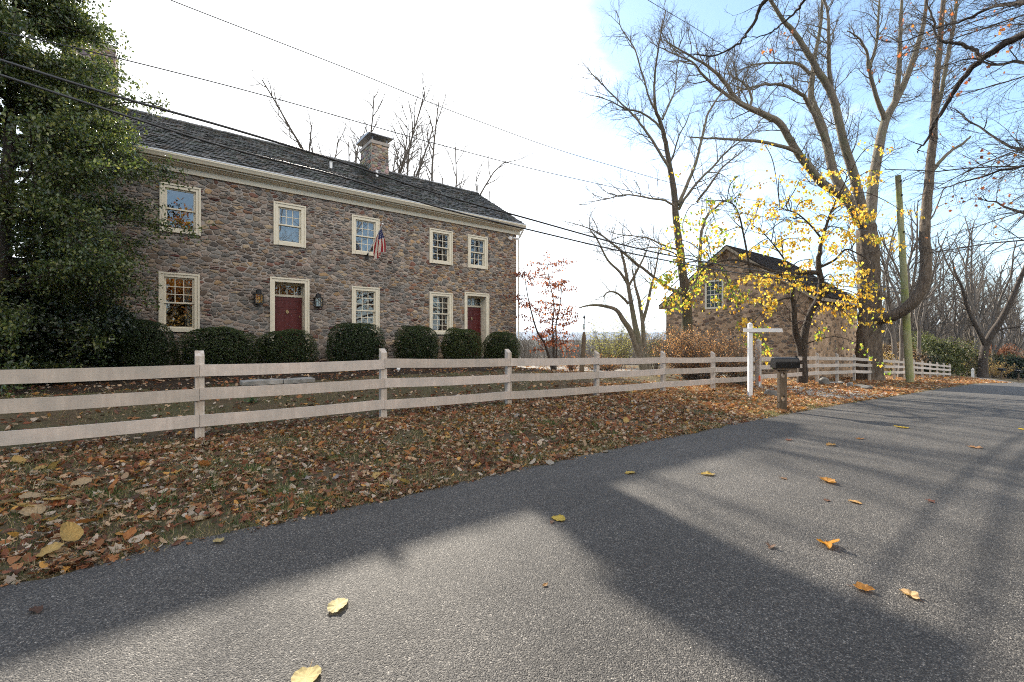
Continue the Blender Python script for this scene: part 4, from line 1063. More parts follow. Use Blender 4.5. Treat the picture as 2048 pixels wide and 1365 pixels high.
# redbud with yellow leaves in front of the barn
tr=Tree(34); bx,by=pix(1604,720,20.9)[:2]; g_=gxy(bx,by)
s1=tr.limb([(bx,by,g_-0.2)]+PX((1602,700,20.9),(1590,660,20.8),(1588,620,20.7),(1584,590,20.6),(1590,560,20.6)),[.2,.17,.13,.11,.09,.07],9,4,.01)
s2=tr.limb([(bx+.05,by,g_-0.2)]+PX((1606,705,20.9),(1612,655,20.9),(1625,620,20.8),(1640,590,20.7),(1642,560,20.6),(1637,530,20.6),(1640,500,20.5),(1648,470,20.5),(1660,430,20.4),(1675,395,20.4)),[.2,.18,.15,.14,.13,.12,.1,.07,.05,.03],9,4,.01)
s3=tr.limb(PX((1638,546,20.6),(1610,545,20.4),(1585,548,20.2),(1550,545,20)),[.11,.1,.09,.08],8)
trunkL=sep(tr)
s4=tr.limb(PX((1550,545,20),(1510,530,19.8),(1480,522,19.6),(1450,520,19.5),(1425,530,19.4)),[.07,.055,.045,.03,.015],7)
s5=tr.limb(PX((1500,545,19.8),(1493,500,19.7),(1485,460,19.6),(1478,430,19.5),(1465,408,19.5),(1440,402,19.4),(1405,403,19.3)),[.05,.045,.04,.035,.03,.025,.012],6)
s6=tr.limb(PX((1640,535,20.6),(1670,520,20.3),(1690,500,20.1),(1710,505,20),(1735,520,19.8)),[.06,.05,.04,.03,.015],6)
s7=tr.limb(PX((1590,562,20.6),(1575,530,20.4),(1555,500,20.2),(1530,470,20),(1505,450,19.8)),[.05,.045,.035,.025,.012],6)
s8=tr.limb(PX((1645,480,20.5),(1620,450,20.3),(1590,425,20.1),(1560,420,20)),[.05,.04,.03,.015],6)
s9=tr.limb(PX((1585,595,20.6),(1560,600,20.2),(1530,620,19.9),(1500,650,19.7)),[.05,.04,.03,.012],6)
anch=[s1,s2,s4,s5,s6,s7,s8,s9]
targets=[(1335,560,40),(1350,520,25),(1375,590,25),(1365,450,18),(1400,500,26),(1380,330,4),(1440,470,22),(1420,400,14),(1470,600,26),(1455,560,24),(1490,640,26),(1520,660,18),(1535,695,16),(1580,440,24),(1620,400,22),(1690,395,34),(1705,440,36),(1740,470,26),(1725,540,30),(1650,610,20),(1560,350,12),(1530,290,6),(1745,290,8),(1755,340,14),(1600,480,30),(1660,465,26),(1500,500,22),(1690,590,20),(1705,640,16),(1720,690,10),(1530,560,34),(1545,600,34),(1560,480,28),(1620,520,22),(1690,520,34),(1800,420,10),(1790,480,8),(1640,660,8),(1600,360,8),(1480,350,6),(1410,470,18),(1395,540,22),(1475,420,14),(1520,400,12),(1570,400,14),(1640,430,20),(1715,590,26),(1560,570,24),(1725,420,24),(1740,560,24),(1690,460,24),(1735,610,16),(1655,370,16),(1600,560,26),(1480,560,24),(1440,600,18),(1390,570,20),(1350,600,14),(1670,560,20),(1430,440,16),(1500,440,18),(1540,420,16),(1580,390,14),(1620,350,12),(1680,340,14),(1720,350,14),(1480,390,10),(1400,440,14),(1345,480,14),(1310,560,16),(1330,590,16)]
P=[];r=tr.r
for (u,v,n) in targets:
    tgt=Vector(pix(u,v,r.uniform(18.6,20.6)))
    best=None
    for ln in anch:
        for p_,q_ in zip(*ln):
            d=(Vector(p_)-tgt).length
            if best is None or d<best[0]: best=(d,Vector(p_),q_)
    a=best[1]; mid=a.lerp(tgt,0.5)+Vector((r.gauss(0,.1),r.gauss(0,.1),best[0]*0.18))
    ln=tr.limb([tuple(a),tuple(mid),tuple(tgt),tuple(tgt+Vector((r.gauss(0,.2),r.gauss(0,.2),-0.3)))],[min(.03,best[2]*.6),.02,.012,.005],5,4)
    sub=[]
    for k in range(max(2,n//8)):
        p_,r_=tr.grow(Vector(ln[0][r.randrange(len(ln[0])//2,len(ln[0]))]),(r.gauss(0,1),r.gauss(0,1),r.gauss(0.1,.6)),r.uniform(.5,1.2),.007,6,.18,-.08); tr.addline(p_,r_,3); sub+=p_[2:]
    sub+=ln[0][len(ln[0])//2:]
    for k in range(int(n*3.1)):
        q=Vector(r.choice(sub)); P.append((q.x+r.gauss(0,.12),q.y+r.gauss(0,.12),q.z-abs(r.gauss(.05,.1))))
for l in anch: tr.sprout(l,LV_MED,0.3)
g=np.random.default_rng(5); P=np.array(P); n=len(P)
YEL=[((0.58,0.39,0.055),5),((0.68,0.51,0.11),4),((0.50,0.28,0.03),2),((0.34,0.38,0.07),1.6),((0.42,0.22,0.05),1)]
cols=pal(n,YEL,g,.2)
low=(P[:,0]<9.5)|(P[:,2]<0.6); gr=low&(g.random(n)<0.4); cols[gr]=np.array([0.20,0.30,0.05])*g.uniform(.7,1.2,(gr.sum(),1))
t=two_part_tree('redbud_tree','crooked two stemmed redbud hung with yellow heart shaped leaves before the barn','tree',(bx,by,g_),tr,M['barkdark'],trunkL)
leaves_obj('leaves',[leaf_batch(P,g.uniform(.07,.145,n),cols,'heart',hang=True,seed=3)],M['leaf'],t)

# small red-leaved dogwood at the house corner
tr=Tree(35); bx,by=pix(1103,745,19.5)[:2]; g_=gxy(bx,by)
ss=[tr.limb([(bx,by,g_-.1)]+PX((1103,735,19.5),(1090,690,19.4),(1075,665,19.3),(1063,625,19.2),(1055,590,19.1),(1048,545,19)),[.06,.055,.045,.035,.03,.02,.01],6),
 tr.limb([(bx+.03,by,g_-.1)]+PX((1107,740,19.5),(1107,690,19.5),(1105,650,19.5),(1108,610,19.6),(1098,560,19.6),(1095,530,19.6)),[.06,.05,.045,.035,.025,.018,.01],6),
 tr.limb([(bx+.06,by,g_-.1)]+PX((1111,740,19.5),(1113,690,19.6),(1112,650,19.7),(1120,610,19.8),(1125,560,19.9)),[.05,.045,.035,.03,.02,.01],6)]
trunkL=sep(tr); P=[]; r=tr.r
for ln in ss:
    for k in range(23):
        i=r.randrange(int(len(ln[0])*.3),len(ln[0])); a=Vector(ln[0][i]); an=r.uniform(0,6.28)
        p_,r_=tr.grow(a,(math.cos(an),math.sin(an),r.uniform(.0,.35)),r.uniform(.5,1.15),.011,6,.12,-.01); tr.addline(p_,r_,4)
        for q in p_[2:]:
            for _ in range(2):
                p2,r2=tr.grow(q,(r.gauss(0,1),r.gauss(0,1),.1),r.uniform(.15,.3),.004,3,.15,0); tr.addline(p2,r2,3)
            for _ in range(r.choice([4,6,8,9])): P.append((q[0]+r.gauss(0,.12),q[1]+r.gauss(0,.12),q[2]+r.gauss(-.02,.05)))
P=np.array(P); n=len(P); cols=pal(n,[((0.24,0.075,0.048),4),((0.34,0.125,0.065),3),((0.15,0.05,0.04),3),((0.42,0.17,0.08),1)],g,.3)
t=two_part_tree('dogwood_tree','small slender tree with sparse dark red leaves at the house corner','tree',(bx,by,g_),tr,M['barkdark'],trunkL)
leaves_obj('leaves',[leaf_batch(P,g.uniform(.06,.12,n),cols,'oval',hang=True,seed=4)],M['leaf'],t)

# ------------------------------------------------------------------ evergreen holly and shrubs by the house
def evergreen_cols(n,g,base):
    return pal(n,base,g,.35)
HOL=[((0.06,0.09,0.026),4),((0.10,0.13,0.036),3),((0.035,0.058,0.022),3),((0.19,0.2,0.06),1.5)]
tr=Tree(36); Yh=8.9; bx,by=pix(-8,800,Yh)[:2]; g_=gxy(bx,by)
mainH=tr.limb([(bx,by,g_-.2)]+[(bx+.03*i,by+.02*i,g_+i*1.0) for i in range(1,12)],[.15,.13,.12,.11,.10,.09,.085,.075,.06,.05,.04,.025],10,3,.01)
trunkL=sep(tr); r=tr.r; P=[]
prof=[(-0.6,1.6),(0.4,1.9),(1.2,2.2),(1.9,2.5),(2.6,2.85),(3.05,3.0),(3.7,2.75),(4.3,2.62),(5.0,2.3),(5.9,1.9),(6.9,1.35),(8.0,0.8),(9.5,0.3)]
pz=[a for a,_ in prof];pr_=[b for _,b in prof]
for k in range(225):
    z=r.uniform(-0.2,9.2)
    if r.random()<0.1 and z<1.5: continue
    rad=np.interp(z,pz,pr_)*r.uniform(.66,1.04); an=r.uniform(0,2*math.pi)
    if 0.7<z<3.2 and math.cos(an)<-0.2 and r.random()<0.5: continue
    a=(bx+.03*z,by+.02*z,z-r.uniform(.2,.7)); L=rad
    p_,r_=tr.grow(a,(math.cos(an),math.sin(an),r.uniform(.15,.5)),L,.03*min(1,L/2)+.008,9,.10,-.035); tr.addline(p_,r_,5)
    for i in range(2,len(p_)):
        for _ in range(4):
            d=(r.gauss(0,1)+math.cos(an)*.6,r.gauss(0,1)+math.sin(an)*.6,r.gauss(0,.55))
            p2,r2=tr.grow(p_[i],d,r.uniform(.25,.65),.006,4,.16,.03); tr.addline(p2,r2,3)
            for q in p2[1:]:
                for _ in range(7): P.append((q[0]+r.gauss(0,.06),q[1]+r.gauss(0,.06),q[2]+r.gauss(0,.055)))
P=np.array(P); n=len(P); g=np.random.default_rng(8)
t=two_part_tree('holly_tree','tall dark glossy holly overhanging the end of the farmhouse','tree',(bx,by,g_),tr,M['barkdark'],trunkL)
leaves_obj('leaves',[leaf_batch(P,g.uniform(.055,.09,n),evergreen_cols(n,g,HOL),'quad',tilt=.9,seed=6)],M['holly'],t)

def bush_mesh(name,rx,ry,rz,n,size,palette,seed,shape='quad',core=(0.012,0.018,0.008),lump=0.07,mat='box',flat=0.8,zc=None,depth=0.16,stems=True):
    """leafy shell with an uneven outline: leaf blades spread through the outer part, larger, darker blades within. local coordinates, base at z=0"""
    g=np.random.default_rng(seed); v=g.normal(0,1,(n,3)); v/=np.linalg.norm(v,axis=1,keepdims=True)
    v[:,2]=np.where(v[:,2]<-0.8,-v[:,2],v[:,2])
    ph=g.uniform(0,6,6)
    def lumpf(v): return 1+lump*(np.sin(v[:,0]*5+ph[0])*np.cos(v[:,1]*4+ph[1])+.6*np.sin(v[:,2]*6+v[:,0]*4+ph[2])+.4*np.sin(v[:,1]*11+v[:,2]*9+ph[3]))
    rad=lumpf(v)*(1-depth*g.random(n)**1.6)
    sup=(np.abs(v)**2.6).sum(1)**(-1/2.6)
    P=v*(rad*sup)[:,None]*np.array([rx,ry,rz])+np.array([0,0,rz*0.96])
    P[:,2]=np.maximum(P[:,2],0.03)
    nr=v/np.array([rx,ry,rz])
    a=leaf_batch(P,g.uniform(.7,1.3,n)*size,pal(n,palette,g,.35),shape,seed=seed,normals=nr+g.normal(0,.55*np.linalg.norm(nr,axis=1).mean(),(n,3)))
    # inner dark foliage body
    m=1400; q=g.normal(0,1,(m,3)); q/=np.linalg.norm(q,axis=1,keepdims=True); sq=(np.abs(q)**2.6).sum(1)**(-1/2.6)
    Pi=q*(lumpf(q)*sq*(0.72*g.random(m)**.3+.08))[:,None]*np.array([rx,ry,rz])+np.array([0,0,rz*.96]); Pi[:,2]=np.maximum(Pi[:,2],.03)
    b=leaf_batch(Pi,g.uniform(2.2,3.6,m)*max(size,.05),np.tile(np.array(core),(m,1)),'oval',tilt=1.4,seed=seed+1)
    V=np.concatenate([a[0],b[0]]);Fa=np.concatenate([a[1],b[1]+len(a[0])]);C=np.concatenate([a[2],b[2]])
    me=arrmesh(name,V,[Fa],False,C); me.materials.append(M[mat]); return me
def obj_at(name,me,loc,rot=0,scale=(1,1,1)):
    o=bpy.data.objects.new(name,me); COL.objects.link(o); o.location=loc; o.rotation_euler=(0,0,rot); o.scale=scale; return o
BOX=[((0.028,0.046,0.014),4),((0.042,0.065,0.018),3),((0.018,0.03,0.011),3),((0.075,0.085,0.028),.5)]
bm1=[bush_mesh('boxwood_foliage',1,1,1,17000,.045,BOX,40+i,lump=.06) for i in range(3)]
BW=[(225,338,640,14.0,'broad boxwood ball merging into the dark shrubs under the lower window nearest the holly'),
    (366,514,655,14.2,'clipped boxwood ball between the lower orange window and the wider red door'),
    (517,631,660,14.3,'clipped boxwood ball standing right in front of the wider red door'),
    (655,770,646,14.2,'tallest clipped boxwood ball, below the window under the flag'),
    (787,880,652,14.3,'clipped boxwood ball beside the curtained lower window'),
    (881,965,657,14.3,'clipped boxwood ball hiding the foot of the narrower red door'),
    (964,1042,664,14.4,'clipped boxwood ball at the house corner, last of the row')]
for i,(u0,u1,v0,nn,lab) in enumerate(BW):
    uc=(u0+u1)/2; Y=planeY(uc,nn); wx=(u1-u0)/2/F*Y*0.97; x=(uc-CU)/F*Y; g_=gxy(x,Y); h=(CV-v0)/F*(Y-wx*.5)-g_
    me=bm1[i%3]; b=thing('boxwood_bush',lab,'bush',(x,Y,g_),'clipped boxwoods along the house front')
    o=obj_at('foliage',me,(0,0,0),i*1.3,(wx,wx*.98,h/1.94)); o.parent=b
    tb=Tree(i); 
    for k in range(4):
        p_,r_=tb.grow((0,0,-.1),(math.cos(k*1.6)*.5,math.sin(k*1.6)*.5,1),h*.6,.03,5,.1,.05); tb.addline(p_,r_,5)
    v,f=tb.mesh('stem'); mst=arrmesh('stem',v,[f],True); so=link('stem',mst,M['barkdark'],b,(0,0,0))
SHR=[((0.022,0.036,0.018),4),((0.035,0.055,0.026),3),((0.05,0.075,0.036),1.4),((0.016,0.026,0.013),3)]
sh=[(30,9.6,1.75,1.5,.98,'dark leafy rhododendron at the photo edge, close behind the fence'),
    (150,10.6,1.35,1.25,.92,'dark leafy rhododendron between the holly trunk and the house wall'),
    (-40,11.5,2.2,1.9,1.45,'tall dark evergreen shrub standing under the holly crown'),
    (212,11.4,.8,.8,.62,'low dark shrub tucked against the broad boxwood')]
for i,(u,Y,rx,ry,rz,lab) in enumerate(sh):
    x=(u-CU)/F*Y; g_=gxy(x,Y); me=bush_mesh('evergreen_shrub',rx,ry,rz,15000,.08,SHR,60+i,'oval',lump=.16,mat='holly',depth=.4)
    o=obj_at('evergreen_shrub',me,(x,Y,g_),i); tag(o,lab,'shrub','dark evergreen shrubs beside the house')
# small green seedling by the bench
def plantlet(u,v,Y,lab,seed,h=.18):
    p=pix(u,v,Y); z=gxy(p[0],p[1]); g=np.random.default_rng(seed); n=40
    P=np.stack([g.normal(0,.10,n),g.normal(0,.10,n),g.uniform(.02,h,n)],1)+np.array([p[0],p[1],z])
    o=leaves_obj('weed_plant',[leaf_batch(P,g.uniform(.05,.1,n),pal(n,[((0.05,.1,.045),1),((.08,.14,.06),1)],g),'oval',tilt=.5,seed=seed)],M['box'],None,(p[0],p[1],z)); tag(o,lab,'plant')
plantlet(503,806,8.6,'small green leafy weed near the bench behind the fence',1)
rt=random.Random(77)
for i in range(16):
    s_=rt.uniform(-1.5,12); n_=rt.uniform(4.3,6.0); x,y,_=SN(s_,n_,0); z=gxy(x,y); gg=np.random.default_rng(800+i); n=70
    b=np.stack([gg.normal(0,.06,n),gg.normal(0,.06,n),np.zeros(n)],1); h=gg.uniform(.05,.12,n); a=gg.uniform(0,6.283,n); w=.0035
    d=np.stack([np.cos(a)*w,np.sin(a)*w,np.zeros(n)],1); tp=b+np.stack([b[:,0]*.9+gg.normal(0,.02,n),b[:,1]*.9+gg.normal(0,.02,n),h],1)
    v=np.stack([b-d,b+d,tp],1).reshape(-1,3); me=arrmesh('grass_tuft',v,[np.arange(3*n).reshape(-1,3)],False,pal(n,[((.06,.12,.04),3),((.10,.16,.05),2),((.2,.19,.08),1)],gg,.3))
    tag(link('grass_tuft',me,M['blade'],None,(x,y,z)),'green grass tuft growing through the leaf litter of the bank','grass tuft','grass tufts on the bank')
# little ground light in the mulch
for (u,v,Y,c,lab) in ((797,748,13.2,'white','tiny white ball light in the mulch under the boxwoods'),(786,743,13.6,'cable','tiny dark blue ball beside the white one in the mulch')):
    p=pix(u,v,Y); z=gxy(p[0],p[1]); mb=MB(); mb.lathe((p[0],p[1],z),[(.01,-.03),(.014,.03),(.04,.05),(.055,.09),(.04,.13),(.01,.145)],10); o=mb.build('garden_light',M[c],None,(p[0],p[1],z),smooth=True); tag(o,lab,'garden light')

# ------------------------------------------------------------------ barn
bN,bS=9.9,29.3; BWd=9.2; BLn=8.6; zb0=-2.6; zev=2.72; zap=6.05; nm=bN+BWd/2
bn=thing('stone_barn','old stone barn with steep dark roof and one small gable window','barn',SN(bS,bN+BWd/2,-2.0))
wz0,wz1=2.15,4.05; wn0,wn1=nm+0.35,nm+1.62   # gable window in N
mb=MB()
# gable slab with hole: pieces (prism along s)
def gab(mb,n0,n1,za0,za1,zb_,zc_): pass
def roofz(n): return zev+(zap-zev)*(1-abs(n-nm)/(BWd/2))
for s0,s1,hole in ((bS,bS+.5,True),(bS+BLn-.5,bS+BLn,False)):
    if hole:
        mb.prism([(bN,zb0),(wn0,zb0),(wn0,roofz(wn0)),(nm,zap),(bN,zev)],s0,s1)
        mb.prism([(wn1,zb0),(bN+BWd,zb0),(bN+BWd,zev),(wn1,roofz(wn1))],s0,s1)
        mb.prism([(wn0,zb0),(wn1,zb0),(wn1,wz0),(wn0,wz0)],s0,s1)
        mb.prism([(wn0,wz1),(wn1,wz1),(wn1,roofz(wn1)),(wn0,roofz(wn0))],s0,s1)
    else: mb.prism([(bN,zb0),(bN+BWd,zb0),(bN+BWd,zev),(nm,zap),(bN,zev)],s0,s1)
mb.box(bS+.5,bS+BLn-.5,bN,bN+.5,zb0,zev); mb.box(bS+.5,bS+BLn-.5,bN+BWd-.5,bN+BWd,zb0,zev)
mb.box(bS+.5,bS+BLn-.5,bN+.5,bN+BWd-.5,1.2,1.3)
mb.build('wall',M['barnmortar'],bn)
def bcol(x,y,k,r):
    c=r.choice([(.17,.12,.085),(.2,.145,.10),(.15,.125,.105),(.25,.17,.11),(.14,.09,.065),(.28,.2,.14)]); f=r.uniform(.8,1.2); return (c[0]*f,c[1]*f,c[2]*f)
hgt=zap-zb0
gin=lambda x,y: zb0+y<roofz(bN+BWd-x)-.15
pg=rubble(BWd,hgt,[(BWd-(wn1-bN)-.0,BWd-(wn0-bN)+.0,wz0-zb0,wz1-zb0)],71,1.35,1.7,.05,inside=gin)
pg=[q for q in pg if random.Random(int(q[2]*1000+q[3]*77)).random()<.62]
V1,F1,C1=stone_mesh(pg,lambda x,y,d:SN(bS-d,bN+BWd-x,zb0+y),bcol,72,.018,.018)
pf=rubble(BLn,zev-zb0,[],73,1.35,1.7,.05); pf=[q for q in pf if random.Random(int(q[2]*999+q[3]*71)).random()<.4]
V2,F2,C2=stone_mesh(pf,lambda x,y,d:SN(bS+x,bN-d,zb0+y),bcol,74,.02,.015)
mb=MB(); mb.v=V1+V2; mb.f=F1+[tuple(i+len(V1) for i in f) for f in F2]; mb.c=C1+C2; mb.build('stonework',M['barnstone'],bn)
mb=MB(); oh=.38
DK=((0.026,0.021,0.018),(0.036,0.029,0.024),(0.046,0.035,0.027),(0.02,0.017,0.015))
slp=(zap-zev)/(BWd/2)
roof_slope(mb,bN-oh,zev-oh*slp+.12,nm,zap+.14,bS-.35,bS+BLn+.35,rr,.2,cols=DK)
roof_slope(mb,bN+BWd+oh,zev-oh*slp+.12,nm,zap+.137,bS-.35,bS+BLn+.35,rr,.2,cols=DK)
mb.build('roof',M['barnshingle'],bn)
mb=MB(); za=zev-oh*slp
for sg in (-1,1):
    e=bN-oh if sg<0 else bN+BWd+oh
    mb.prism([(e,za+.065),(nm,zap+.085),(nm,zap-.12),(e,za-.13)] if sg<0 else [(nm,zap+.085),(e,za+.065),(e,za-.13),(nm,zap-.12)],bS-.34,bS-.29)
mb.prism([(bN-oh,za+.06),(bN-oh,za-.12),(bN-oh+.03,za-.12),(bN-.001,za+.1),(bN-.001,za+.28)],bS-.285,bS+BLn+.3)
mb.prism([(bN+BWd+oh,za+.06),(bN+BWd+oh,za-.12),(bN+BWd+oh-.03,za-.12),(bN+BWd+.001,za+.1),(bN+BWd+.001,za+.28)],bS-.285,bS+BLn+.3)
mb.build('barge_board',M['tantrim'],bn)
# gable window (faces along -s)
mb=MB(); t_=.11
def gbox(mb,n0,n1,z0,z1,d0,d1): mb.box(bS-d1,bS-d0,n0,n1,z0,z1)
for a in ((wn0,wn0+t_,wz0,wz1),(wn1-t_,wn1,wz0,wz1),(wn0+t_,wn1-t_,wz1-t_,wz1),(wn0+t_,wn1-t_,wz0,wz0+t_)): gbox(mb,*a,-.12,.03)
wf=mb.build('window',M['cream'],bn)
mb=MB(); i0,i1,j0,j1=wn0+t_,wn1-t_,wz0+t_,wz1-t_; zm=(j0+j1)/2
gbox(mb,i0,i1,zm-.03,zm+.03,-.06,-.02)
for k in range(1,4): x=i0+(i1-i0)*k/4; gbox(mb,x-.014,x+.014,j0,zm-.031,-.06,-.03); gbox(mb,x-.014,x+.014,zm+.031,j1,-.06,-.03)
for k in (1,2,4,5): z=j0+(j1-j0)*k/6; gbox(mb,i0,i1,z-.013,z+.013,-.064,-.028)
mb.build('sash',M['cream'],wf)
mb=MB(); mb.add([SN(bS+.05,i0,j0),SN(bS+.05,i1,j0),SN(bS+.05,i1,j1),SN(bS+.05,i0,j1)],[(3,2,1,0)]); mb.build('pane',M['oldglass'],wf)

# ------------------------------------------------------------------ utility pole, cables, wires
p=pix(1820,758,26.5); zg=gxy(p[0],p[1]); pt=pix(1796,352,27.2)
up=thing('utility_pole','leaning utility pole green with moss beside the barn fence','pole',(p[0],p[1],zg))
mb=MB(); mb.tube([(p[0],p[1],zg-.4)]+[tuple(Vector((p[0],p[1],zg)).lerp(Vector(pt),q)) for q in (0,.2,.4,.6,.8,1)],[.2,.19,.185,.175,.165,.155,.145],14); mb.build('pole_shaft',M['pole'],up,smooth=True)
mb=MB()
for q in (.72,.9,.97):
    c=Vector((p[0],p[1],zg)).lerp(Vector(pt),q); mb.lathe((c.x,c.y-.2,c.z-.06),[(.03,0),(.05,.02),(.03,.05),(.05,.08),(.02,.11)],8)
    mb.tube([(c.x,c.y-.05,c.z),(c.x,c.y-.2,c.z)],.015,6)
mb.build('insulator',M['black'],up)
mb=MB(); c=Vector((p[0],p[1],zg)).lerp(Vector(pt),.36); 
mb.tube([(c.x-.2,c.y-.05,c.z+.05),(c.x+.2,c.y-.05,c.z-.02)],.03,6); mb.build('clamp',M['black'],up)
def wire(name,label,pts,rad,group):
    P=[Vector(pix(u,v,planeY(u,N))) if N>0 else Vector(pix(u,v,-N)) for u,v,N in pts]
    t=Tree(0); out,ro=t.limb([tuple(q) for q in P],[rad]*len(P),8,10); mb=MB(); mb.tube(out,rad,8)
    o=mb.build(name,M['cable'],None,tuple(P[0]),smooth=True); tag(o,label,'cable',group); return o
wire('utility_cable','thick black overhead cable, the upper of the two crossing the roof',[(-160,68,9.8),(0,120,9.5),(230,192,9.1),(470,260,8.8),(700,330,8.5),(870,386,8.4),(1042,434,8.3),(1300,503,8.0),(1506,540,7.8),(1680,563,7.4),(1808,578,-26.6)],.02,'thick overhead cables')
wire('utility_cable','thick grey overhead cable, the lower of the two crossing the roof',[(-160,100,9.6),(0,150,9.2),(230,225,8.9),(470,300,8.6),(700,359,8.4),(870,413,8.3),(1042,456,8.2),(1300,515,7.9),(1506,551,7.7),(1680,572,7.3),(1808,586,-26.6)],.018,'thick overhead cables')
wire('overhead_wire','thin overhead wire running high above the chimney',[(200,-60,8),(340,0,8),(700,140,8),(950,240,8),(1200,325,7.7),(1500,400,7.3),(1797,440,-27)],.007,'thin overhead wires')
wire('overhead_wire','thin overhead wire dipping from the holly top past the chimney',[(-100,45,8.5),(100,85,8.4),(330,140,8.3),(560,200,8.2),(880,290,8),(1160,360,7.8),(1500,430,7.4),(1797,470,-27)],.008,'thin overhead wires')
wire('overhead_wire','thin overhead wire slanting through the maple to the pole top',[(1180,-70,6.5),(1295,0,6.6),(1449,95,6.8),(1600,210,7),(1797,350,-27.1)],.007,'thin overhead wires')

# ------------------------------------------------------------------ lamp post in the lawn
p=pix(1163,745,19.2); x,y=p[0],p[1]; zg=gxy(x,y); q=19.2/F
lp=thing('lamp_post','old wooden lamp post with a glass lantern and a crossbar beyond the lawn','lamp post',(x,y,zg))
xt=x+5*q
mb=MB(); mb.tube([(x-.02,y,zg-.3),(x,y,zg),(x+.06,y,(CV-715)*q),(xt,y,(CV-673)*q),(xt,y,(CV-664)*q)],[.12,.115,.09,.085,.04],8); mb.build('post',M['postwood'],lp)
mb=MB(); mb.tube([(xt,y,(CV-665)*q),(xt+.01,y,(CV-640)*q),(xt+.01,y,(CV-632)*q)],.018,6); mb.lathe((xt+.01,y,(CV-638)*q),[(.02,0),(.05,.03),(.05,.08),(.02,.12),(.005,.17)],8); mb.tube([(xt-.35,y+.02,(CV-644)*q),(xt+.25,y,(CV-645)*q)],.014,6); mb.build('crossbar',M['black'],lp)
mb=MB(); mb.lathe((xt,y,(CV-658)*q),[(.045,0),(.06,.05),(.06,.16),(.04,.2)],8); mb.build('lantern_glass',M['glass'],lp)
mb=MB(); mb.lathe((xt,y,(CV-659.5)*q),[(.11,0),(.11,.015),(.05,.03)],8); mb.build('lantern_base',M['white'],lp)

# ------------------------------------------------------------------ twiggy shrubs
def twig_shrub(name,label,u,Y,rx,h,n,palette,leafn,seed,mat='twig',lsize=.05,group=None,dens=3):
    x=(u-CU)/F*Y; zg=gxy(x,Y); tr=Tree(seed); r=tr.r; P=[]
    for k in range(n):
        an=r.uniform(0,6.283); o=r.uniform(0,.35)*rx
        lean=r.uniform(.1,1.0)*rx/h
        p_,r_=tr.grow((x+math.cos(an)*o,Y+math.sin(an)*o,zg-.05),(math.cos(an)*lean,math.sin(an)*lean,1),h*r.uniform(.75,1.2),.012,8,.09,-.03); tr.addline(p_,r_,4)
        for q in p_[2:]:
            for _ in range(dens):
                p2,r2=tr.grow(q,(r.gauss(0,1),r.gauss(0,1),r.gauss(.5,.5)),r.uniform(.2,.55)*h*.45,.005,4,.15,0); tr.addline(p2,r2,3); P+=p2[1:]
    t=thing(name,label,'shrub',(x,Y,zg),group); tr.build('stems',M[mat],t)
    if leafn:
        g=np.random.default_rng(seed); A=np.array(P); A=A[g.choice(len(A),leafn)]+g.normal(0,.05,(leafn,3))
        leaves_obj('leaves',[leaf_batch(A,g.uniform(.6,1.4,leafn)*lsize,pal(leafn,palette,g,.3),'quad',tilt=1.2,seed=seed)],M['leaf'],t)
    return t
SPI=[((.38,.20,.10),4),((.30,.16,.09),3),((.46,.29,.16),3),((.2,.10,.06),1.5)]
twig_shrub('spirea_shrub','broad twiggy shrub with faded orange brown leaves before the barn gable',1400,18.6,1.75,2.0,170,SPI,11000,80,lsize=.055)
twig_shrub('spirea_shrub','smaller brown twiggy shrub close behind the sign post',1478,18.0,.9,1.5,60,SPI,2600,81,'barkpale',lsize=.05)
twig_shrub('willow_shrub','yellowish green twiggy shrub below the arching grey stem',1228,30,2.2,2.9,90,[((.24,.25,.08),4),((.32,.3,.12),3),((.2,.17,.07),2)],5200,82,lsize=.07)
twig_shrub('willow_shrub','olive shrub tangled round the foot of the leaning stems',1310,25.5,1.0,2.2,50,[((.2,.2,.08),3),((.3,.2,.08),2)],2200,83,lsize=.06)
twig_shrub('dry_weed','small russet weed clump beside the lamp post foot',1143,20.5,.35,.65,26,[((.4,.14,.06),3),((.3,.12,.05),2)],500,84,lsize=.045)
twig_shrub('dry_weed','low russet brush along the drive between lamp post and stems',1205,23,1.6,.9,70,[((.36,.15,.07),3),((.28,.2,.08),2)],2000,85,lsize=.05)

# ------------------------------------------------------------------ generic woodland trees
def generic_tree(seed,h,forks,r0,spread,levels,leafpal=None,leafn=0,lsize=.1,low=.3):
    tr=Tree(seed); r=tr.r
    p_,r_=tr.grow((0,0,-.3),(r.gauss(0,.06),r.gauss(0,.06),1),h*low,r0,5,.04,.03); r_=[r0*(1-.3*i/5) for i in range(6)]
    tr.addline(p_,r_,8); trunk=sep(tr); lines=[]
    for k in range(forks):
        an=2*math.pi*(k+r.uniform(-.3,.3))/forks; sp_=spread*r.uniform(.5,1.2)
        a=p_[-1] if k<3 else p_[r.choice([3,4,5])]
        q,s_=tr.grow(a,(math.cos(an)*sp_,math.sin(an)*sp_,1),h*(1-low)*r.uniform(.75,1.05),r0*.6,10,.11,.04); tr.addline(q,s_,6); lines.append((q,s_))
    for l in lines: tr.sprout(l,levels,.15)
    return tr,trunk
LV_G=[(0.75,1.6,3.6,0.045,6,.14,.06,.75),(0.5,.7,1.6,.02,4,.18,.04,.75),(.35,.4,.9,.011,3,.18,.03,.7)]
LV_R=[(0.55,1.4,3.4,0.04,6,.13,.07,.7),(0.4,.7,1.7,.022,5,.16,.05,.7),(.3,.4,.9,.015,3,.18,.04,.7)]
LV_F=[(0.9,1.6,3.8,0.05,5,.14,.06,.75),(0.6,.8,1.7,.025,4,.18,.04,.75),(.5,.5,1.0,.016,2,.18,.03,.7)]
protos=[]
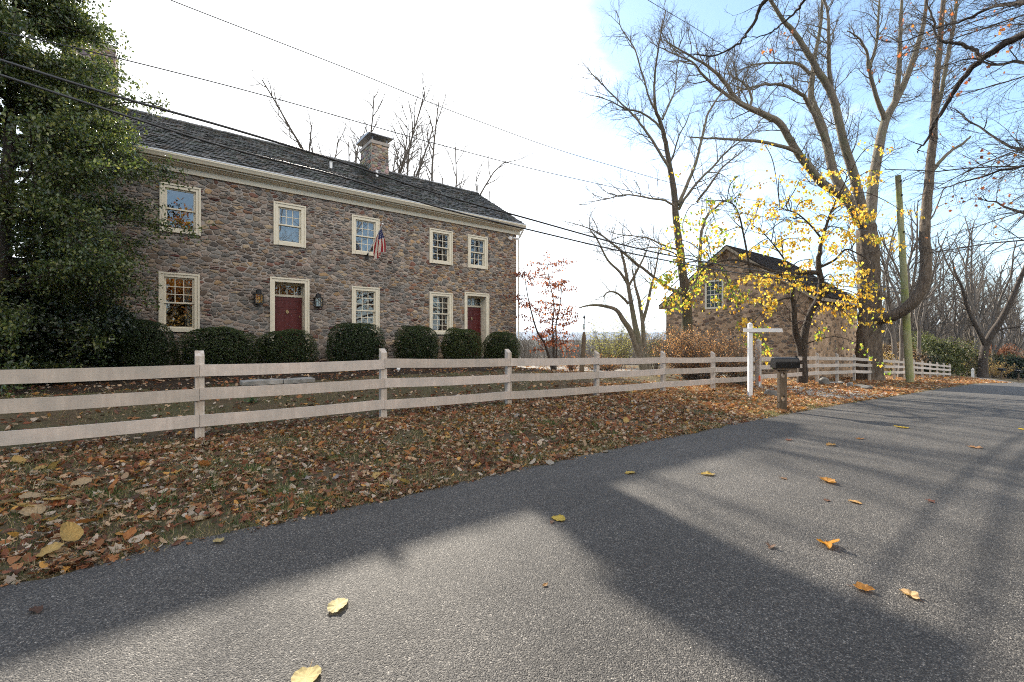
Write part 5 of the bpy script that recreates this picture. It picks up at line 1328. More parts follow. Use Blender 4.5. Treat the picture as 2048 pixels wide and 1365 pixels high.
for i,(h,f,r0,sp_,lv) in enumerate([(14,4,.2,.45,LV_F),(16,5,.22,.35,LV_F),(11,5,.16,.55,LV_F),(13,3,.17,.3,LV_F),(15,6,.17,.42,LV_R),(14,7,.16,.5,LV_R)]):
    tr,tk=generic_tree(100+i,h,f,r0,sp_,lv)
    t1=Tree(0)
    for a,b,c in tk: t1.addline(a,b,c)
    v,fa=t1.mesh('t'); mt=arrmesh('woodland_trunk',v,[fa],True); mt.materials.append(M['twig'])
    v,fa=tr.mesh('c'); mc=arrmesh('woodland_crown',v,[fa],True); mc.materials.append(M['twig']); protos.append((mt,mc))
def wood_tree(k,x,y,z,rot,sc,label,group,name='bare_tree'):
    b=thing(name,label,'tree',(x,y,z),group); b.rotation_euler=(0,0,rot); b.scale=(sc,sc,sc)
    for nm_,me in zip(('trunk','crown'),protos[k]):
        o=bpy.data.objects.new(nm_,me); COL.objects.link(o); o.parent=b
    return b
# behind the house roof
for (u,Y,k,sc,rot,lab) in ((690,34,4,1.38,.3,'bare tree rising behind the roof just before the chimney'),(835,33,5,1.36,2.0,'bare tree rising behind the roof just past the chimney'),(527,36,4,1.2,1.0,'bare treetop peeking over the roof ridge nearest the holly'),(955,40,3,1.25,.5,'single bare treetop over the sloping end of the roof'),(760,36,5,1.5,4.0,'tallest bare tree directly behind the chimney')):
    x=(u-CU)/F*Y; wood_tree(k,x,Y,gxy(x,Y),rot,sc,lab,'bare trees behind the farmhouse')
# behind the maple and along the lane
rw=random.Random(9); cnt=0
spots=[(1800,36,1,1.0,.2),(1790,40,0,1.15,1.1),(1840,44,3,1.2,2.2),(1770,50,2,1.2,3.0)]
for (u,Y,k,sc,rot) in spots:
    x=(u-CU)/F*Y; wood_tree(k,x,Y,gxy(x,Y),rot,sc,['pale bare tree right behind the mossy pole','pale bare tree behind the maple trunk','tall bare tree beyond the fence end','bare tree seen between maple and pole, farther off'][cnt],'bare trees beyond the barn'); cnt+=1
for i in range(52):
    for _ in range(30):
        u=rw.uniform(1745,2075); Y=rw.uniform(48,115); x=(u-CU)/F*Y; s_,n_=toSN(x,Y)
        if n_>7.5 and not (56<s_<75 and n_<30): break
    wood_tree(rw.randrange(4),x,Y,gxy(x,Y),rw.uniform(0,6.28),rw.uniform(.95,1.6),'bare grey tree of the wood where the road disappears','bare trees of the wood')
for i in range(16):
    s_=rw.uniform(8,75); n_=-rw.uniform(9,24); x,y,_=SN(s_,n_,0)
    wood_tree(rw.randrange(4),x,y,gxy(x,y),rw.uniform(0,6.28),rw.uniform(.8,1.2),'bare tree on the far side of the road bend','bare trees across the road')
for i in range(12):
    Y=rw.uniform(60,140); n_=-rw.uniform(4.5,14); s_=(Y-CX*n_)/SX; x,y,_=SN(s_,n_,0)
    if (x/y)*F+CU>2090: continue
    wood_tree(rw.randrange(4),x,y,gxy(x,y),rw.uniform(0,6.28),rw.uniform(.8,1.2),'bare tree on the far side of the road bend','bare trees across the road')
# dark forked tree by the lane mouth
tr=Tree(51); bx,by=pix(1966,752,47)[:2]; g_=gxy(bx,by)
a=tr.limb([(bx,by,g_-.2)]+PX((1966,745,47),(1967,715,47),(1971,692,47)),[.5,.42,.36,.34],9)
trunkL=sep(tr)
l1=tr.limb(PX((1971,692,47),(1958,665,46.6),(1940,630,46),(1930,600,45.6),(1922,570,45.2),(1910,545,45),(1905,520,44.8)),[.26,.22,.19,.16,.13,.1,.05],7)
l2=tr.limb(PX((1971,692,47),(1985,665,46.5),(2002,640,46),(2020,605,45.4),(2035,570,45),(2050,535,44.6),(2066,490,44)),[.32,.3,.27,.24,.2,.16,.1],7)
l3=tr.limb(PX((1978,675,46.8),(2000,660,46),(2030,655,45.4),(2060,650,45)),[.12,.1,.07,.03],6)
for l in (l1,l2,l3): tr.sprout(l,LV_G,.2)
two_part_tree('bare_tree','dark forked bare tree with a leaning limb beside the lane mouth','tree',(bx,by,g_),tr,M['barkdark'],trunkL)
# white marker post by the lane and roadside mailboxes in the distance
p=pix(1945.5,750,47); zg=gxy(p[0],p[1]); mb=MB(); mb.tube([(p[0],p[1],zg-.2),(p[0],p[1],zg+.85),(p[0],p[1],zg+1.0)],[.17,.17,.02],4); o=mb.build('marker_post',M['white'],None,(p[0],p[1],zg)); tag(o,'stout white post at the mouth of the far lane','post')
for (u,v,Y,lab) in ((2003,748,50,'small dark mailbox far along the road, the one nearer the forked tree'),(2037,752,50,'small dark mailbox far along the road, nearest the asphalt')):
    p=pix(u,v,Y); x,y=p[0],p[1]; zg=gxy(x,y); t=thing('mailbox',lab,'mailbox',(x,y,zg),'distant mailboxes')
    mb=MB(); xbox(mb,x-.05,x+.05,y-.05,y+.05,zg-.2,zg+.95); mb.build('post',M['postwood'],t)
    mb=MB(); pr=[(x-.14,zg+.95),(x+.14,zg+.95)]+[(x+.14*math.cos(math.pi*i/8),zg+1.1+.14*math.sin(math.pi*i/8)) for i in range(9)]
    m=len(pr); mb.add([(a,y-.3,b) for a,b in pr]+[(a,y+.3,b) for a,b in pr],[tuple(range(m)),tuple(range(2*m-1,m-1,-1))]+[(i,i+m,(i+1)%m+m,(i+1)%m) for i in range(m)]); mb.build('mailbox_body',M['mailbox'],t)
# brush along the wood edge
BRU=[('cedar_shrub','ragged green cedar behind the mossy pole',1862,49,3.2,2.2,[((.13,.16,.05),3),((.2,.2,.075),2),((.09,.11,.04),2)],.14),
 ('cedar_shrub','low dark evergreen beneath the ragged cedar',1830,46,2.4,1.3,[((.06,.075,.035),3),((.1,.1,.045),2)],.13),
 ('cedar_shrub','dark green fir like shrub at the bend of the road',2015,58,2.4,1.5,[((.035,.06,.03),3),((.05,.08,.035),2)],.14),
 ('cedar_shrub','olive shrub mass between cedar and forked tree',1905,54,3.6,2.0,[((.19,.17,.075),3),((.25,.19,.1),3),((.13,.11,.055),2)],.13),
 ('russet_shrub','russet leaved shrub behind the forked tree',1998,62,2.6,2.2,[((.34,.13,.06),3),((.26,.12,.06),2)],.14),
 ('russet_shrub','brownish shrub mass low behind the maple trunk',1775,44,3.0,1.6,[((.22,.14,.08),3),((.16,.12,.07),2)],.12)]
for i,(nm_,lab,u,Y,rx,rz,pl,ls) in enumerate(BRU):
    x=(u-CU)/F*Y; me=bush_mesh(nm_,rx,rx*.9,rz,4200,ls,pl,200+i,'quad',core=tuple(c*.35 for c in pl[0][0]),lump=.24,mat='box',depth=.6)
    o=obj_at(nm_,me,(x,Y,gxy(x,Y)),i); tag(o,lab,'shrub','shrubs at the edge of the wood')
for i,(u,Y,h,lab) in enumerate(((1885,52,2.6,'tan twiggy brush beside the far fence end'),(1935,58,3.0,'tan twiggy brush behind the white lane post'),(2040,64,3.0,'tan twiggy brush at the road bend'),(1760,40,2.2,'dry tan brush behind the maple'),(1985,56,2.0,'grassy yellow brush beside the forked tree'))):
    twig_shrub('brushwood',lab,u,Y,2.2,h,45,[((.3,.2,.09),3),((.24,.17,.09),3),((.35,.27,.1),2)],1800,300+i,lsize=.12,group='brush at the edge of the wood')

# ------------------------------------------------------------------ overhanging oak from across the road
tr=Tree(61); sO,nO=11.2,-4.6; bx,by,_=SN(sO,nO,0); g_=gxy(bx,by)
mn=tr.limb([(bx,by,g_-.3),(bx,by,g_+1.5),(bx-.1,by+.1,g_+4),(bx,by+.2,g_+7),(bx-.2,by+.3,g_+11)],[.42,.34,.3,.24,.14],10)
trunkL=sep(tr)
ol=[
 (PX((2330,-20,7.0),(2180,30,8.2),(2048,68,9.2),(1985,105,9.6),(1962,120,9.8),(1930,150,10),(1905,190,10.2),(1880,230,10.4),(1862,262,10.6),(1850,285,10.7),(1836,300,10.8),(1836,307,10.8)),[.14,.1,.075,.066,.06,.052,.045,.038,.03,.022,.016,.01]),
 (PX((1962,120,9.8),(1950,103,9.9),(1930,90,10),(1905,87,10.1),(1882,82,10.2),(1873,70,10.3),(1866,40,10.4),(1856,10,10.5),(1852,-40,10.6)),[.045,.04,.036,.032,.028,.024,.02,.016,.01]),
 (PX((2400,-160,6.5),(2100,-120,8),(1800,-90,9),(1620,-40,9.6),(1527,5,10),(1512,40,10.2),(1495,65,10.3),(1480,85,10.4),(1447,105,10.5),(1420,112,10.6),(1384,109,10.7),(1365,130,10.8)),[.12,.09,.07,.05,.04,.034,.028,.024,.02,.016,.012,.006]),
 (PX((1650,-60,9.5),(1610,0,9.8),(1595,20,10),(1575,40,10.1),(1550,58,10.2),(1530,70,10.3),(1500,75,10.4)),[.035,.028,.025,.022,.018,.013,.007]),
 (PX((2380,120,7),(2200,140,8),(2048,125,9),(1985,130,9.5),(1940,118,9.8),(1880,135,10.2)),[.06,.045,.03,.022,.015,.006]),
 (PX((2350,60,7),(2180,-10,8.6),(1990,15,10.5),(1930,40,11),(1880,55,11.5),(1800,85,12),(1740,72,12.5)),[.07,.05,.035,.028,.02,.012,.005]),
 (PX((2400,300,7.5),(2200,310,9),(2048,330,10.5),(1960,355,11.3),(1900,372,12),(1860,380,12.6)),[.06,.045,.03,.022,.014,.006]),
 (PX((2400,420,7.5),(2200,400,9),(2048,425,10.5),(1990,405,11),(1940,398,11.5)),[.06,.045,.03,.018,.006]),
 (PX((2400,230,7.5),(2200,260,9),(2048,300,10),(1960,255,11),(1900,215,12)),[.06,.045,.03,.02,.006]),
]
LV_O=[(0.20,.45,1.3,.013,6,.14,-.012,.7),(.14,.25,.7,.006,5,.16,-.02,.7),(.12,.12,.35,.0032,3,.18,-.02,.7)]
tip=[]
for i,(pts,rad) in enumerate(ol):
    if i not in (1,3):
        z0_=max(g_+2.2,min(g_+10,pts[0][2]-1.2)); r0_=rad[0]; pts=[(bx,by+.2,z0_),tuple(np.array((bx,by+.2,z0_))*.5+np.array(pts[0])*.5+np.array((0,0,.25)))]+pts; rad=[r0_*1.25,r0_*1.1]+list(np.interp(np.linspace(0,1,len(pts)-2),np.linspace(0,1,len(rad)),rad))
    ln=tr.limb(pts,rad,8,4,.012)
    tr.sprout(ln,LV_O,.35 if i<2 else .5,0,1.0,.8 if i in (2,3) else 1.0)
Vtips=[t_[0] for t_ in tr.tips]; g=np.random.default_rng(62); A=np.array(Vtips); A=A[A[:,0]>5.5]
# leaves in scattered clumps
ci=A[g.choice(len(A),62)]; P=np.concatenate([c+g.normal(0,.11,(g.integers(1,7),3)) for c in ci]); n=len(P)
t=two_part_tree('oak_tree','oak reaching in from across the road with thin drooping twigs and few rusty leaves','tree',(bx,by,g_),tr,M['barkdark'],trunkL)
leaves_obj('leaves',[leaf_batch(P,g.uniform(.06,.11,n),pal(n,[((.36,.10,.04),3),((.45,.18,.05),2),((.22,.08,.045),2)],g,.3),'maple',hang=True,seed=9)],M['leaf'],t)
# more drooping beech twigs beyond it
tr=Tree(63); sO,nO=20.0,-4.2; bx,by,_=SN(sO,nO,0); g_=gxy(bx,by)
tr.limb([(bx,by,g_-.3),(bx,by,g_+2),(bx,by,g_+6),(bx,by,g_+14)],[.4,.33,.28,.12],10); trunkL=sep(tr); r=tr.r
for k in range(66):
    z=g_+r.uniform(3.5,13.5); da=r.uniform(-1.15,1.15) if k<44 else r.uniform(1.15,5.1)      # mostly reaching over the road
    dx,dy,_=SN(math.sin(da),math.cos(da),0)
    p_,r_=tr.grow((bx,by,z),(dx,dy,r.uniform(.0,.75)),r.uniform(5.5,9.5)*(1 if k<44 else .6),.042,14,.085,-.010); tr.addline(p_,r_,6)
    tr.sprout((p_,r_),[(0.26,1.0,2.6,.014,7,.13,-.010,.6),(.22,.5,1.2,.008,5,.15,-.012,.65),(.2,.2,.5,.0055,3,.17,-.015,.65)],.3)
A=np.array([t_[0] for t_ in tr.tips]); n=900; P=A[g.choice(len(A),n)]+g.normal(0,.07,(n,3))
t=two_part_tree('beech_tree','beech with dense drooping bare twigs standing across the road','tree',(bx,by,g_),tr,M['twig'],trunkL)
leaves_obj('leaves',[leaf_batch(P,g.uniform(.05,.10,n),pal(n,[((.30,.12,.06),3),((.4,.2,.09),2)],g,.3),'oval',hang=True,seed=10)],M['leaf'],t)
# autumn trees across the road, seen mirrored in the panes
ORP=[((.42,.17,.03),4),((.5,.26,.05),3),((.3,.11,.03),2),((.38,.3,.06),1)]
AUT=[(0.8,-11,10.5,'orange autumn tree across the road mirrored in the panes nearest the holly'),(4.6,-14.5,8.5,'orange autumn tree across the road facing the wider red door'),
 (-4.5,-13,10,'orange autumn tree across the road farthest from the barn'),(9.5,-16,7.5,'russet autumn tree across the road facing the flag'),(15,-18,8,'brown autumn tree across the road facing the narrower red door'),(22,-20,8.5,'brown autumn tree across the road level with the house corner')]
for i,(s_,n_,h,lab) in enumerate(AUT):
    tr,tk=generic_tree(400+i,h,6,.2,.6,LV_G,low=.2); bx,by,_=SN(s_,n_,0); g_=gxy(bx,by)
    b=thing('autumn_tree',lab,'tree',(bx,by,g_),'autumn trees across the road')
    t1=Tree(0)
    for a,b_,c in tk: t1.addline(a,b_,c)
    v,fa=t1.mesh('t'); link('trunk',arrmesh('trunk',v,[fa],True),M['bark'],b)
    v,fa=tr.mesh('c'); link('crown',arrmesh('crown',v,[fa],True),M['bark'],b)
    A=np.array([t_[0] for t_ in tr.tips]); n=(9000,5200,9000,3200,2600,2600)[i]; P=A[g.choice(len(A),n)]+g.normal(0,.25,(n,3))
    v,fa,fc=leaf_batch(P,g.uniform(.14,.28,n),pal(n,ORP,g,.3)*(1 if i<3 else .6),'quad',tilt=1.2,seed=20+i)
    link('leaves',arrmesh('leaves',v,[fa],False,fc),M['leaf'],b)
for i,(s_,n_) in enumerate(((-2,-9),(3,-10),(8,-11.5),(14,-13),(20,-14),(27,-15))):
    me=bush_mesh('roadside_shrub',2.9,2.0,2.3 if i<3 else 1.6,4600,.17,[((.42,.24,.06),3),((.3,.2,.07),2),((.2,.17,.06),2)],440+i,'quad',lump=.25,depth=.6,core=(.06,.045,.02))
    bx,by,_=SN(s_,n_,0); o=obj_at('roadside_shrub',me,(bx,by,gxy(bx,by)),i); tag(o,'golden brown shrub on the bank across the road from the farmhouse','shrub','shrubs across the road')

# ------------------------------------------------------------------ distant woods and hills
tw=Tree(71); r=tw.r
for i in range(1500):
    for _ in range(20):
        u=r.uniform(950,2080); Y=60+170*r.random()**1.2; x=(u-CU)/F*Y; s_,n_=toSN(x,Y)
        if n_>(55 if u<1420 else 14): break
    z=gxy(x,Y); h=r.uniform(6,11)*(1.0 if Y>90 else .7)
    if u<1420: h=max(2.2,min(h,-z+r.uniform(-2.0,.2)))
    p_,r_=tw.grow((x,Y,z-.3),(r.gauss(0,.08),r.gauss(0,.08),1),h,.12,5,.05,.03); tw.addline(p_,r_,4)
    for k in range(16):
        q=p_[r.randrange(1,6)]; a=r.uniform(0,6.28)
        p2,r2=tw.grow(q,(math.cos(a)*.6,math.sin(a)*.6,.9),r.uniform(1.2,3.2),.05,3,.14,.04); tw.addline(p2,r2,3)
        for _ in range(3):
            a=r.uniform(0,6.28); p3,r3=tw.grow(p2[r.randrange(1,4)],(math.cos(a),math.sin(a),.8),r.uniform(.6,1.6),.03,2,.15,.03); tw.addline(p3,r3,3)
tag(tw.build('distant_woods',M['twig']),'grey brown bare woods filling the valley beyond the lawn','woods',None,'stuff')
hv=[];hf=[]; xs=np.linspace(-1800,5200,160); g=np.random.default_rng(3); ph=g.uniform(0,6,6)
def ridge(x,amp):
    x=x/(1 if amp<10 else 3.5); return amp*(1+.18*np.sin(x*.0021+ph[0])+.10*np.sin(x*.0057+ph[1])+.04*np.sin(x*.021+ph[2])+.03*np.sin(x*.05+ph[3]))
def hill(name,y0,top,depth):
    xs_=np.linspace(-y0*1.6,y0*1.9,420); V=[]
    for j in range(7):
        q=j/6; V.append(np.stack([xs_,np.full_like(xs_,y0+depth*q),-22+(ridge(xs_,top)+22+g.normal(0,top*.012,len(xs_)))*math.sin(q*math.pi/2)],1))
    v=np.concatenate(V); i=np.arange(len(v)).reshape(7,-1); f=np.stack([i[:-1,:-1],i[:-1,1:],i[1:,1:],i[1:,:-1]],-1).reshape(-1,4)
    tag(link(name,arrmesh(name,v,[f],False),M['hill']),kind='structure')
hill('hills',6200,132,1500); hill('wooded_ridge',420,1.5,250)

# ------------------------------------------------------------------ turf, leaf litter, fallen leaves
g=np.random.default_rng(90)
def scatter_sn(n,s0,s1,n0,n1,w=None):
    s=g.uniform(s0,s1,n); N_=g.uniform(n0,n1,n); return s,N_
def to_world(s,N_,dz): return np.stack([CX*s-SX*N_,SX*s+CX*N_,gz(s,N_)+dz],1)
# grass blades
S=[];NN=[]
for (n,a,b,c,d) in ((14000,-3.5,14,4.08,4.5),(64000,-3.5,6,4.2,7.9),(22000,6,16,4.3,8.2),(30000,-5,13,7.9,11.6),(9000,13,24,8,13)):
    s,q=scatter_sn(n,a,b,c,d); S.append(s);NN.append(q)
s=np.concatenate(S);q=np.concatenate(NN); keep=(_vn(s,q,1.6,2.0)+g.normal(0,.45,len(s))>-.15); s=s[keep];q=q[keep]; n=len(s)
base=to_world(s,q,-.004); h=g.uniform(.025,.075,n); an=g.uniform(0,6.283,n); w=g.uniform(.002,.0045,n)*1.3
dx=np.stack([np.cos(an)*w,np.sin(an)*w,np.zeros(n)],1); le=np.stack([g.normal(0,.5,n)*h,g.normal(0,.5,n)*h,h],1)
v=np.stack([base-dx,base+dx,base+le],1).reshape(-1,3); fa=np.arange(3*n).reshape(-1,3)
cols=pal(n,[((.065,.10,.036),4),((.12,.14,.05),2),((.30,.24,.13),3.4),((.40,.33,.2),2.4)],g,.3)
n2=15000; s2=g.uniform(-3.5,24,n2); q2=4.14+np.abs(g.normal(0,.09,n2)); b2=to_world(s2,q2,.002); h2=g.uniform(.03,.09,n2); a2=g.uniform(0,6.283,n2); w2=g.uniform(.002,.004,n2)
d2=np.stack([np.cos(a2)*w2,np.sin(a2)*w2,np.zeros(n2)],1); l2_=np.stack([-np.sin(a2)*h2*g.uniform(-1,1,n2),np.cos(a2)*h2*g.uniform(-1,1,n2),h2*g.uniform(.1,.6,n2)],1)
v=np.concatenate([v,np.stack([b2-d2,b2+d2,b2+l2_],1).reshape(-1,3)]); fa=np.arange(len(v)).reshape(-1,3); cols=np.concatenate([cols,pal(n2,[((.36,.29,.18),3),((.26,.2,.12),2),((.14,.15,.06),1.5)],g,.3)])
tag(link('grass',arrmesh('grass',v,[fa],False,cols),M['blade']),'thin short autumn turf on the bank and lawn','grass',None,'stuff')
# leaf litter
LIT=[((.20,.08,.045),4),((.31,.145,.065),3.0),((.17,.085,.055),3),((.44,.31,.2),3.6),((.44,.37,.3),2.6),((.46,.25,.07),1),((.09,.055,.04),1.6)]
LITS=[((.34,.15,.065),4),((.42,.23,.09),2.5),((.26,.11,.05),3),((.44,.31,.2),3),((.19,.10,.06),2.5),((.5,.4,.28),1)]
def litter(n,a,b,c,d,pl,s0,s1,seed,bias=None,edge=None):
    s,q=scatter_sn(n,a,b,c,d)
    k=(_vn(s,q,1.9,7.0)+.6*_vn(s,q,4.3,3.0)+g.normal(0,.5,n)>-.5)&~((s>16.2)&(s<20.8)&(q>4.3)&(q<8.2)&(g.random(n)<.62))
    s=s[k];q=q[k];m=len(s); P=to_world(s,q,g.uniform(.004,.035,m)); out=[]
    sh=g.integers(0,3,m)
    for i,nm_ in enumerate(('maple','curl','oval')):
        kk=sh==i; out.append(leaf_batch(P[kk],g.uniform(s0,s1,kk.sum())*np.where(g.random(kk.sum())<.12,1.5,1),pal(kk.sum(),pl,g,.35),nm_,tilt=.42,seed=seed+i))
    return out
parts_=[]
parts_+=litter(20500,-4,3,4.12,8.3,LIT,.02,.08,1)
parts_+=litter(16500,3,10,4.12,8.3,LIT,.03,.09,5)
parts_+=litter(19000,9.5,24,4.15,9.5,LITS,.05,.12,9)
parts_+=litter(9000,20,60,4.25,11,LITS,.07,.16,13)
parts_+=litter(6000,-6,14,8.2,13,LIT,.04,.10,17)
parts_+=litter(2500,12,30,9,24,LITS,.05,.13,21)
parts_+=litter(3600,-4,14,4.02,4.3,LIT[3:]+LIT[:2],.015,.05,25)
tag(leaves_obj('leaf_litter',parts_,M['litter']),'dense litter of small brown and rust fallen leaves on the bank','leaf litter',None,'stuff')
# single large leaves on the bank: a few meshes, many objects
def one_leaf(shape,col,seed,curl=.5,tilt=.25):
    """one leaf as a smooth thin blade with wavy rim, midrib fold and stalk"""
    r=random.Random(seed); n=40; V=[(0,0,0)];C=[];Fq=[]
    lob={'maple':(5,.28),'heart':(3,.06),'oval':(2,.03),'curl':(4,.10)}[shape]; ph=r.uniform(0,6)
    asp={'maple':.95,'heart':.88,'oval':.66,'curl':.6}[shape]; c1=r.uniform(.5,1.1)*curl; c2=r.uniform(-.4,.9)*curl
    rings=(.35,.7,1.0)
    for q in rings:
        for i in range(n):
            a=2*math.pi*i/n; rr_=.5*(1-lob[1]*(1-abs(math.cos(lob[0]*(a-math.pi/2)/2+ (0 if lob[0]%2 else 0))))*2*q)
            if shape in('oval','heart','curl'): rr_*=1+.12*math.sin(a)**3
            x=math.cos(a)*rr_*q*asp; y=math.sin(a)*rr_*q
            z=c1*abs(x)**1.4*.9+c2*y*y*.8+.035*curl*q*math.sin(5*a+ph)+.02*math.sin(11*a+ph*2)*q*q
            V.append((x,y,z))
    def colr(q): f=r.uniform(.82,1.15)*(1-.25*(q>.9)*r.random()); return (col[0]*f,col[1]*f,col[2]*f)
    for i in range(n):
        j=(i+1)%n; Fq.append((0,1+i,1+j)); C.append(colr(.2))
    for k in (0,1):
        for i in range(n):
            j=(i+1)%n; a,b,c,d=1+k*n+i,1+k*n+j,1+(k+1)*n+j,1+(k+1)*n+i
            Fq.append((a,d,c)); Fq.append((a,c,b)); cc=colr(rings[k+1]); C+= [cc,cc]
    b=len(V); V+=[(-.012,-.45,.0),(.012,-.45,0),(.0,-.80,.05),(0,-.45,.02)]; Fq+=[(b,b+1,b+2),(b+1,b+3,b+2),(b+3,b,b+2)]; C+=[(col[0]*.6,col[1]*.5,col[2]*.5)]*3
    v=np.array(V); t1,t2=r.gauss(0,tilt),r.gauss(0,tilt)
    v[:,2]+=v[:,0]*t1+v[:,1]*t2; v[:,2]-=v[:,2].min()
    me=arrmesh('fallen_leaf',v,[np.array(Fq)],True,np.array(C)); me.materials.append(M['litter']); return me
KL=[('orange brown curled fallen leaf among the litter of the roadside bank','curl',(.36,.15,.05)),('pale tan fallen leaf among the litter of the roadside bank','oval',(.38,.29,.18)),('rust lobed fallen leaf among the litter of the roadside bank','maple',(.26,.09,.04)),('yellow ochre fallen leaf among the litter of the roadside bank','heart',(.44,.30,.11)),('greyish lobed fallen leaf among the litter of the roadside bank','maple',(.3,.26,.24))]
lm=[[one_leaf(k[1],k[2],500+10*i+j,.6) for j in range(3)] for i,k in enumerate(KL)]
rl=random.Random(5)
for i in range(235):
    k=rl.choice([0,0,1,1,2,2,3,4]); s_=-2.6+13.5*rl.random()**1.15; n_=rl.uniform(4.35,7.6); x,y,_=SN(s_,n_,0)
    o=obj_at('fallen_leaf',rl.choice(lm[k]),(x,y,gzf(s_,n_)+.012),rl.uniform(0,6.28)); sz=rl.uniform(.08,.15); o.scale=(sz,sz,sz*rl.uniform(.7,1.3)); o.rotation_euler=(rl.gauss(0,.3),rl.gauss(0,.3),rl.uniform(0,6.28))
    tag(o,KL[k][0],'leaf','large fallen leaves on the bank')
for i,(u,v,k,j) in enumerate(((105,975,1,0),(165,975,1,1),(150,1003,1,2),(120,985,0,0),(190,985,0,1),(60,1005,1,1),(110,1010,3,0),(70,1035,1,0),(140,1090,3,1),(90,1080,4,1),(155,1068,0,2),(35,1030,3,2),(100,1128,3,0),(20,1015,1,2))):
    Y=1.42*F/(v-CV); x=(u-CU)/F*Y; z=gxy(x,Y); Y=-z*F/(v-CV); x=(u-CU)/F*Y; z=gxy(x,Y)
    o=obj_at('fallen_leaf',lm[k][j],(x,Y,z+.03),0,(.15,.15,.17)); o.rotation_euler=(rl.gauss(0,.3),rl.gauss(0,.3),rl.uniform(0,6.28)); tag(o,KL[k][0],'leaf','large fallen leaves on the bank')
RL=[(1117,1038,30,'heart',(.55,.40,.08),'yellow leaf in the house shadow on the road, centre of the picture'),
(1104,1046,14,'curl',(.2,.12,.08),'small brown leaf touching the yellow leaf in the house shadow'),
(675,1216,52,'oval',(.55,.47,.24),'large pale yellow leaf flat on the sunlit patch of road'),
(612,1357,62,'heart',(.55,.44,.2),'large pale leaf cut by the bottom edge of the picture'),
(437,1085,30,'curl',(.42,.33,.16),'tan leaf on shaded asphalt close to the grass'),
(72,1222,32,'curl',(.10,.06,.045),'dark brown curled leaf on shaded asphalt below the bank'),
(1260,947,22,'oval',(.52,.38,.1),'yellow leaf just outside the long shadow edge'),
(1414,950,26,'curl',(.50,.36,.12),'ochre leaf alone on sunlit asphalt below the mailbox'),
(1655,964,36,'curl',(.52,.26,.07),'big curled orange leaf with pale underside on sunlit road'),
(1655,1092,40,'maple',(.60,.27,.03),'bright orange leaf standing up with a sharp shadow'),
(1725,1180,34,'curl',(.55,.27,.08),'curled orange leaf standing on end close to the chimney shadow'),
(1821,1193,36,'curl',(.55,.36,.18),'pale orange crumpled leaf with shadow, largest toward the road centre'),
(1711,1006,22,'oval',(.5,.3,.12),'flat tan orange leaf on sunlit road'),
(1654,1002,14,'maple',(.16,.08,.05),'small dark leaf beside the flat tan orange leaf'),
(1567,958,15,'maple',(.25,.15,.09),'small brown star shaped leaf on sunlit road'),
(1804,855,22,'oval',(.60,.42,.04),'bright yellow leaf farther along the sunlit road'),
(1661,891,22,'curl',(.45,.28,.12),'tan curled leaf near the road middle beyond the orange ones'),
(1720,878,16,'curl',(.38,.2,.1),'brown leaf beyond the tan curled leaf'),
(1578,881,14,'maple',(.26,.12,.08),'dull red leaf on asphalt below the mailbox post'),
(1100,928,24,'oval',(.40,.36,.30),'pale grey leaf at the asphalt edge beside the bank'),
(1211,904,16,'oval',(.36,.3,.22),'small pale leaf at the asphalt edge, second from the grey one'),
(1950,895,24,'maple',(.36,.2,.1),'brown leaf in the striped shade of the far road'),
(2044,857,16,'oval',(.6,.42,.05),'yellow leaf at the picture edge on the far road'),
(1861,1004,16,'maple',(.22,.1,.07),'dark red leaf on sunlit road in line with the orange one'),
(1541,1095,20,'maple',(.2,.12,.08),'crumpled brown leaf on the asphalt inside the sunlit area'),
(1090,1172,14,'curl',(.3,.17,.07),'tiny rust leaf at the tip of the chimney shadow')]
for i,(u,v,px,shp,c,lab) in enumerate(RL):
    Y=1.49*F/(v-CV); x=(u-CU)/F*Y; s_,n_=toSN(x,Y); z=roadz(s_,n_); Y=-z*F/(v-CV); x=(u-CU)/F*Y; s_,n_=toSN(x,Y)
    sz=px/F*Y*1.05; o=obj_at('fallen_leaf',one_leaf(shp,c,700+i,1.5 if 'standing' in lab or 'crumpled' in lab else (.9 if shp=='curl' else .4),.16 if 'standing' in lab else .05),(x,Y,roadz(s_,n_)+.003),0,(sz,sz,sz))
    o.rotation_euler=(0,0,rl.uniform(0,6.28)); tag(o,lab,'leaf','fallen leaves on the road')

# ------------------------------------------------------------------ air
if HAZE:
    me=bpy.data.meshes.new('haze'); X0,X1,Y0,Y1,Z0,Z1=-19000,19000,-15000,19000,-260,190
    me.from_pydata([(X0,Y0,Z0),(X1,Y0,Z0),(X1,Y1,Z0),(X0,Y1,Z0),(X0,Y0,Z1),(X1,Y0,Z1),(X1,Y1,Z1),(X0,Y1,Z1)],[],[(3,2,1,0),(4,5,6,7),(0,1,5,4),(1,2,6,5),(2,3,7,6),(3,0,4,7)])
    tag(link('haze',me,M['air']),kind='stuff')

# ------------------------------------------------------------------ light
sd=Vector((0.266*CX-1.0*SX, 0.266*SX+1.0*CX, 0.561)).normalized()   # towards the sun
elev=math.asin(sd.z); az=math.atan2(sd.x,sd.y)
su=bpy.data.lights.new('sun','SUN'); su.energy=4.6; su.angle=R(0.53); su.color=(1.0,0.91,0.77)
so=bpy.data.objects.new('sun',su); COL.objects.link(so); so.rotation_euler=sd.to_track_quat('Z','Y').to_euler()
w=bpy.data.worlds.new('World'); scene.world=w; w.use_nodes=True; nt=w.node_tree; nt.nodes.clear(); N=NT(nt)
sky=N.n('ShaderNodeTexSky',sky_type='NISHITA',sun_disc=False,sun_elevation=elev,sun_rotation=az,altitude=100,air_density=1.0,dust_density=0.6,ozone_density=1.6)
tc=N.n('ShaderNodeTexCoord').outputs['Generated']
dn=N.n('ShaderNodeVectorMath',{0:tc},operation='NORMALIZE').outputs[0]
